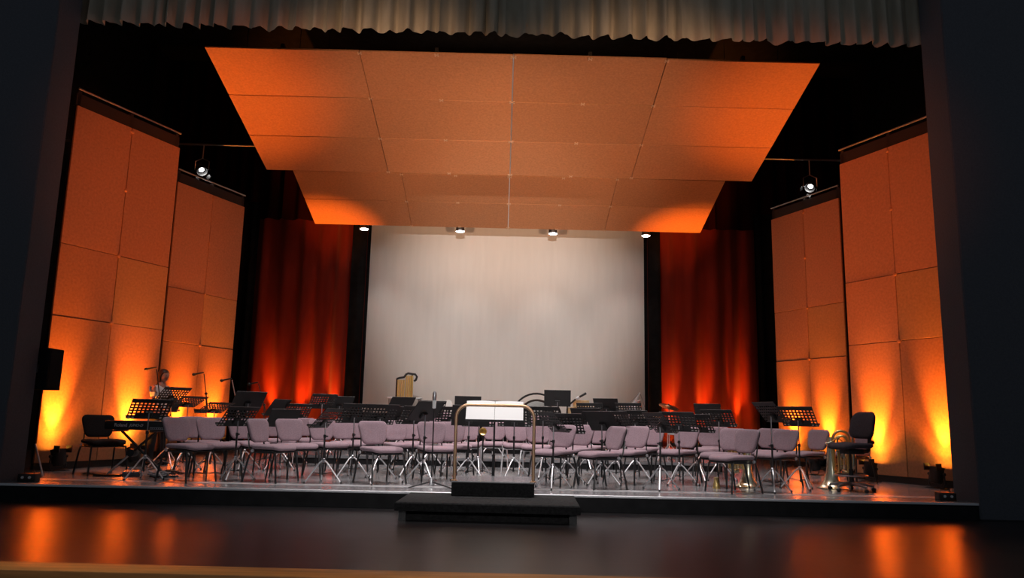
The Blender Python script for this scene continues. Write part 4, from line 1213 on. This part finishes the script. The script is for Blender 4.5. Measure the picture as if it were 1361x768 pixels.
# cymbals
def cymbal(px, py, Y, r_, lab, tilt):
    p_ = at(px, py, Y)
    fz = floor_z(p_.x, Y)
    e = empty('cymbal_stand', (p_.x, Y, fz), 0, lab, 'cymbal')
    z = p_.z - fz
    MB().lathe([(0, 0.028), (0.03, 0.026), (0.045, 0.012), (r_ * 0.6, 0.004), (r_, -0.010), (r_, -0.013), (r_ * 0.6, 0.001), (0.045, 0.008), (0, 0.022)], 30, T(0, 0, z) @ RX(R(tilt)) @ RY(R(tilt * 0.6))).build('cymbal_plate', 'cymbal', e, 60)
    MB().tube([(0, 0, 0.05), (0, 0, z + 0.06)], 0.011, 8).build('stand_pole', 'chrome', e)
    MB().lathe([(0, 0.03), (0.018, 0.03), (0.012, 0.055), (0, 0.055)], 10, T(0, 0, z)).build('felt_nut', 'plastic', e)
    for kk in range(3):
        a = 2 * PI * kk / 3 + 0.2
        MB().tube([(0, 0, 0.30), (0.26 * math.cos(a), 0.26 * math.sin(a), 0.01)], 0.010, 6).build('leg', 'chrome', e)
cymbal(889, 540, 6.2, 0.20, 'bronze cymbal on a stand before the right red curtain, the higher of two', 18)
cymbal(876, 553, 5.4, 0.17, 'smaller silvery cymbal low beside the edge-on slotted stand', 8)
p = at(897, 572, 5.3)
st_ = empty('small_tom', (p.x, 5.3, floor_z(p.x, 5.3)), 0, 'small cream drum on chrome legs between chairs under the cymbals', 'drum')
z = p.z - st_.location.z
MB().lathe([(0, -0.07), (0.13, -0.07), (0.13, 0.07), (0, 0.07)], 24, T(0, 0, z)).build('shell', 'drumhead', st_)
for zz in (-0.07, 0.07):
    MB().lathe([(0.128, -0.012), (0.14, -0.012), (0.14, 0.012), (0.128, 0.012)], 24, T(0, 0, z + zz)).build('rim', 'chrome', st_)
for kk in range(3):
    a = 2 * PI * kk / 3 + 0.5
    MB().tube([(0.14 * math.cos(a), 0.14 * math.sin(a), z + 0.03), (0.15 * math.cos(a), 0.15 * math.sin(a), 0.0)], 0.009, 6).build('leg', 'chrome', st_)

# ------------------------------------------------------------------ loudspeaker and small things at the piers
s0, s1 = at(62, 463, 0.62), at(62, 518, 0.62)
xr = at(70, 490, 0.62).x
sp = empty('wall_loudspeaker', (W_L, 0.62, s1.z), 0, 'black loudspeaker box fixed to the back of the dark pier on the keyboard side', 'loudspeaker')
hh = s0.z - s1.z
MB().rbox(-0.12, xr - W_L, -0.10, 0.22, 0, hh, 0.012, 2).build('cabinet', 'black', sp)
MB().box(xr - W_L - 0.001, xr - W_L + 0.006, -0.08, 0.20, 0.03, hh - 0.03).build('grille', 'black', sp)
MB().box(-0.10, 0.0, -0.13, -0.09, hh * 0.4, hh * 0.6).build('bracket', 'steelgrey', sp)
a_, b_ = at(44, 590, 0.95), at(58, 627, 0.95)
tag(MB().tube([(a_.x, 1.0, a_.z), (b_.x, 0.95, 0.012)], 0.011, 8).build('leaning_rod', 'nosing'), 'pale metal rod leaning behind the pier beside the keyboard chair', 'rod')
def footlight(px, py, lab, rz):
    p_ = place(px, 0.30, 0.05)
    e = empty('floor_box', (p_.x, 0.34, 0), rz, lab, 'stage box', 'small boxes at the foot of the piers')
    MB().rbox(-0.10, 0.10, -0.08, 0.08, 0.0, 0.10, 0.012, 2).build('case', 'plastic', e)
    for k in range(2):
        MB().lathe([(0, 0), (0.016, 0), (0.016, 0.012), (0, 0.014)], 10, T(-0.04 + k * 0.08, -0.08, 0.055) @ RX(PI / 2)).build('connector', 'chrome', e)
    MB().tube([(-0.06, 0, 0.10), (-0.05, 0, 0.13), (0.05, 0, 0.13), (0.06, 0, 0.10)], 0.008, 6).build('handle', 'blacksteel', e)
footlight(36, 634, 'small black connection box on the floor at the keyboard side pier', R(8))
footlight(1259, 660, 'small black connection box on the floor at the office chair side pier', R(-8))
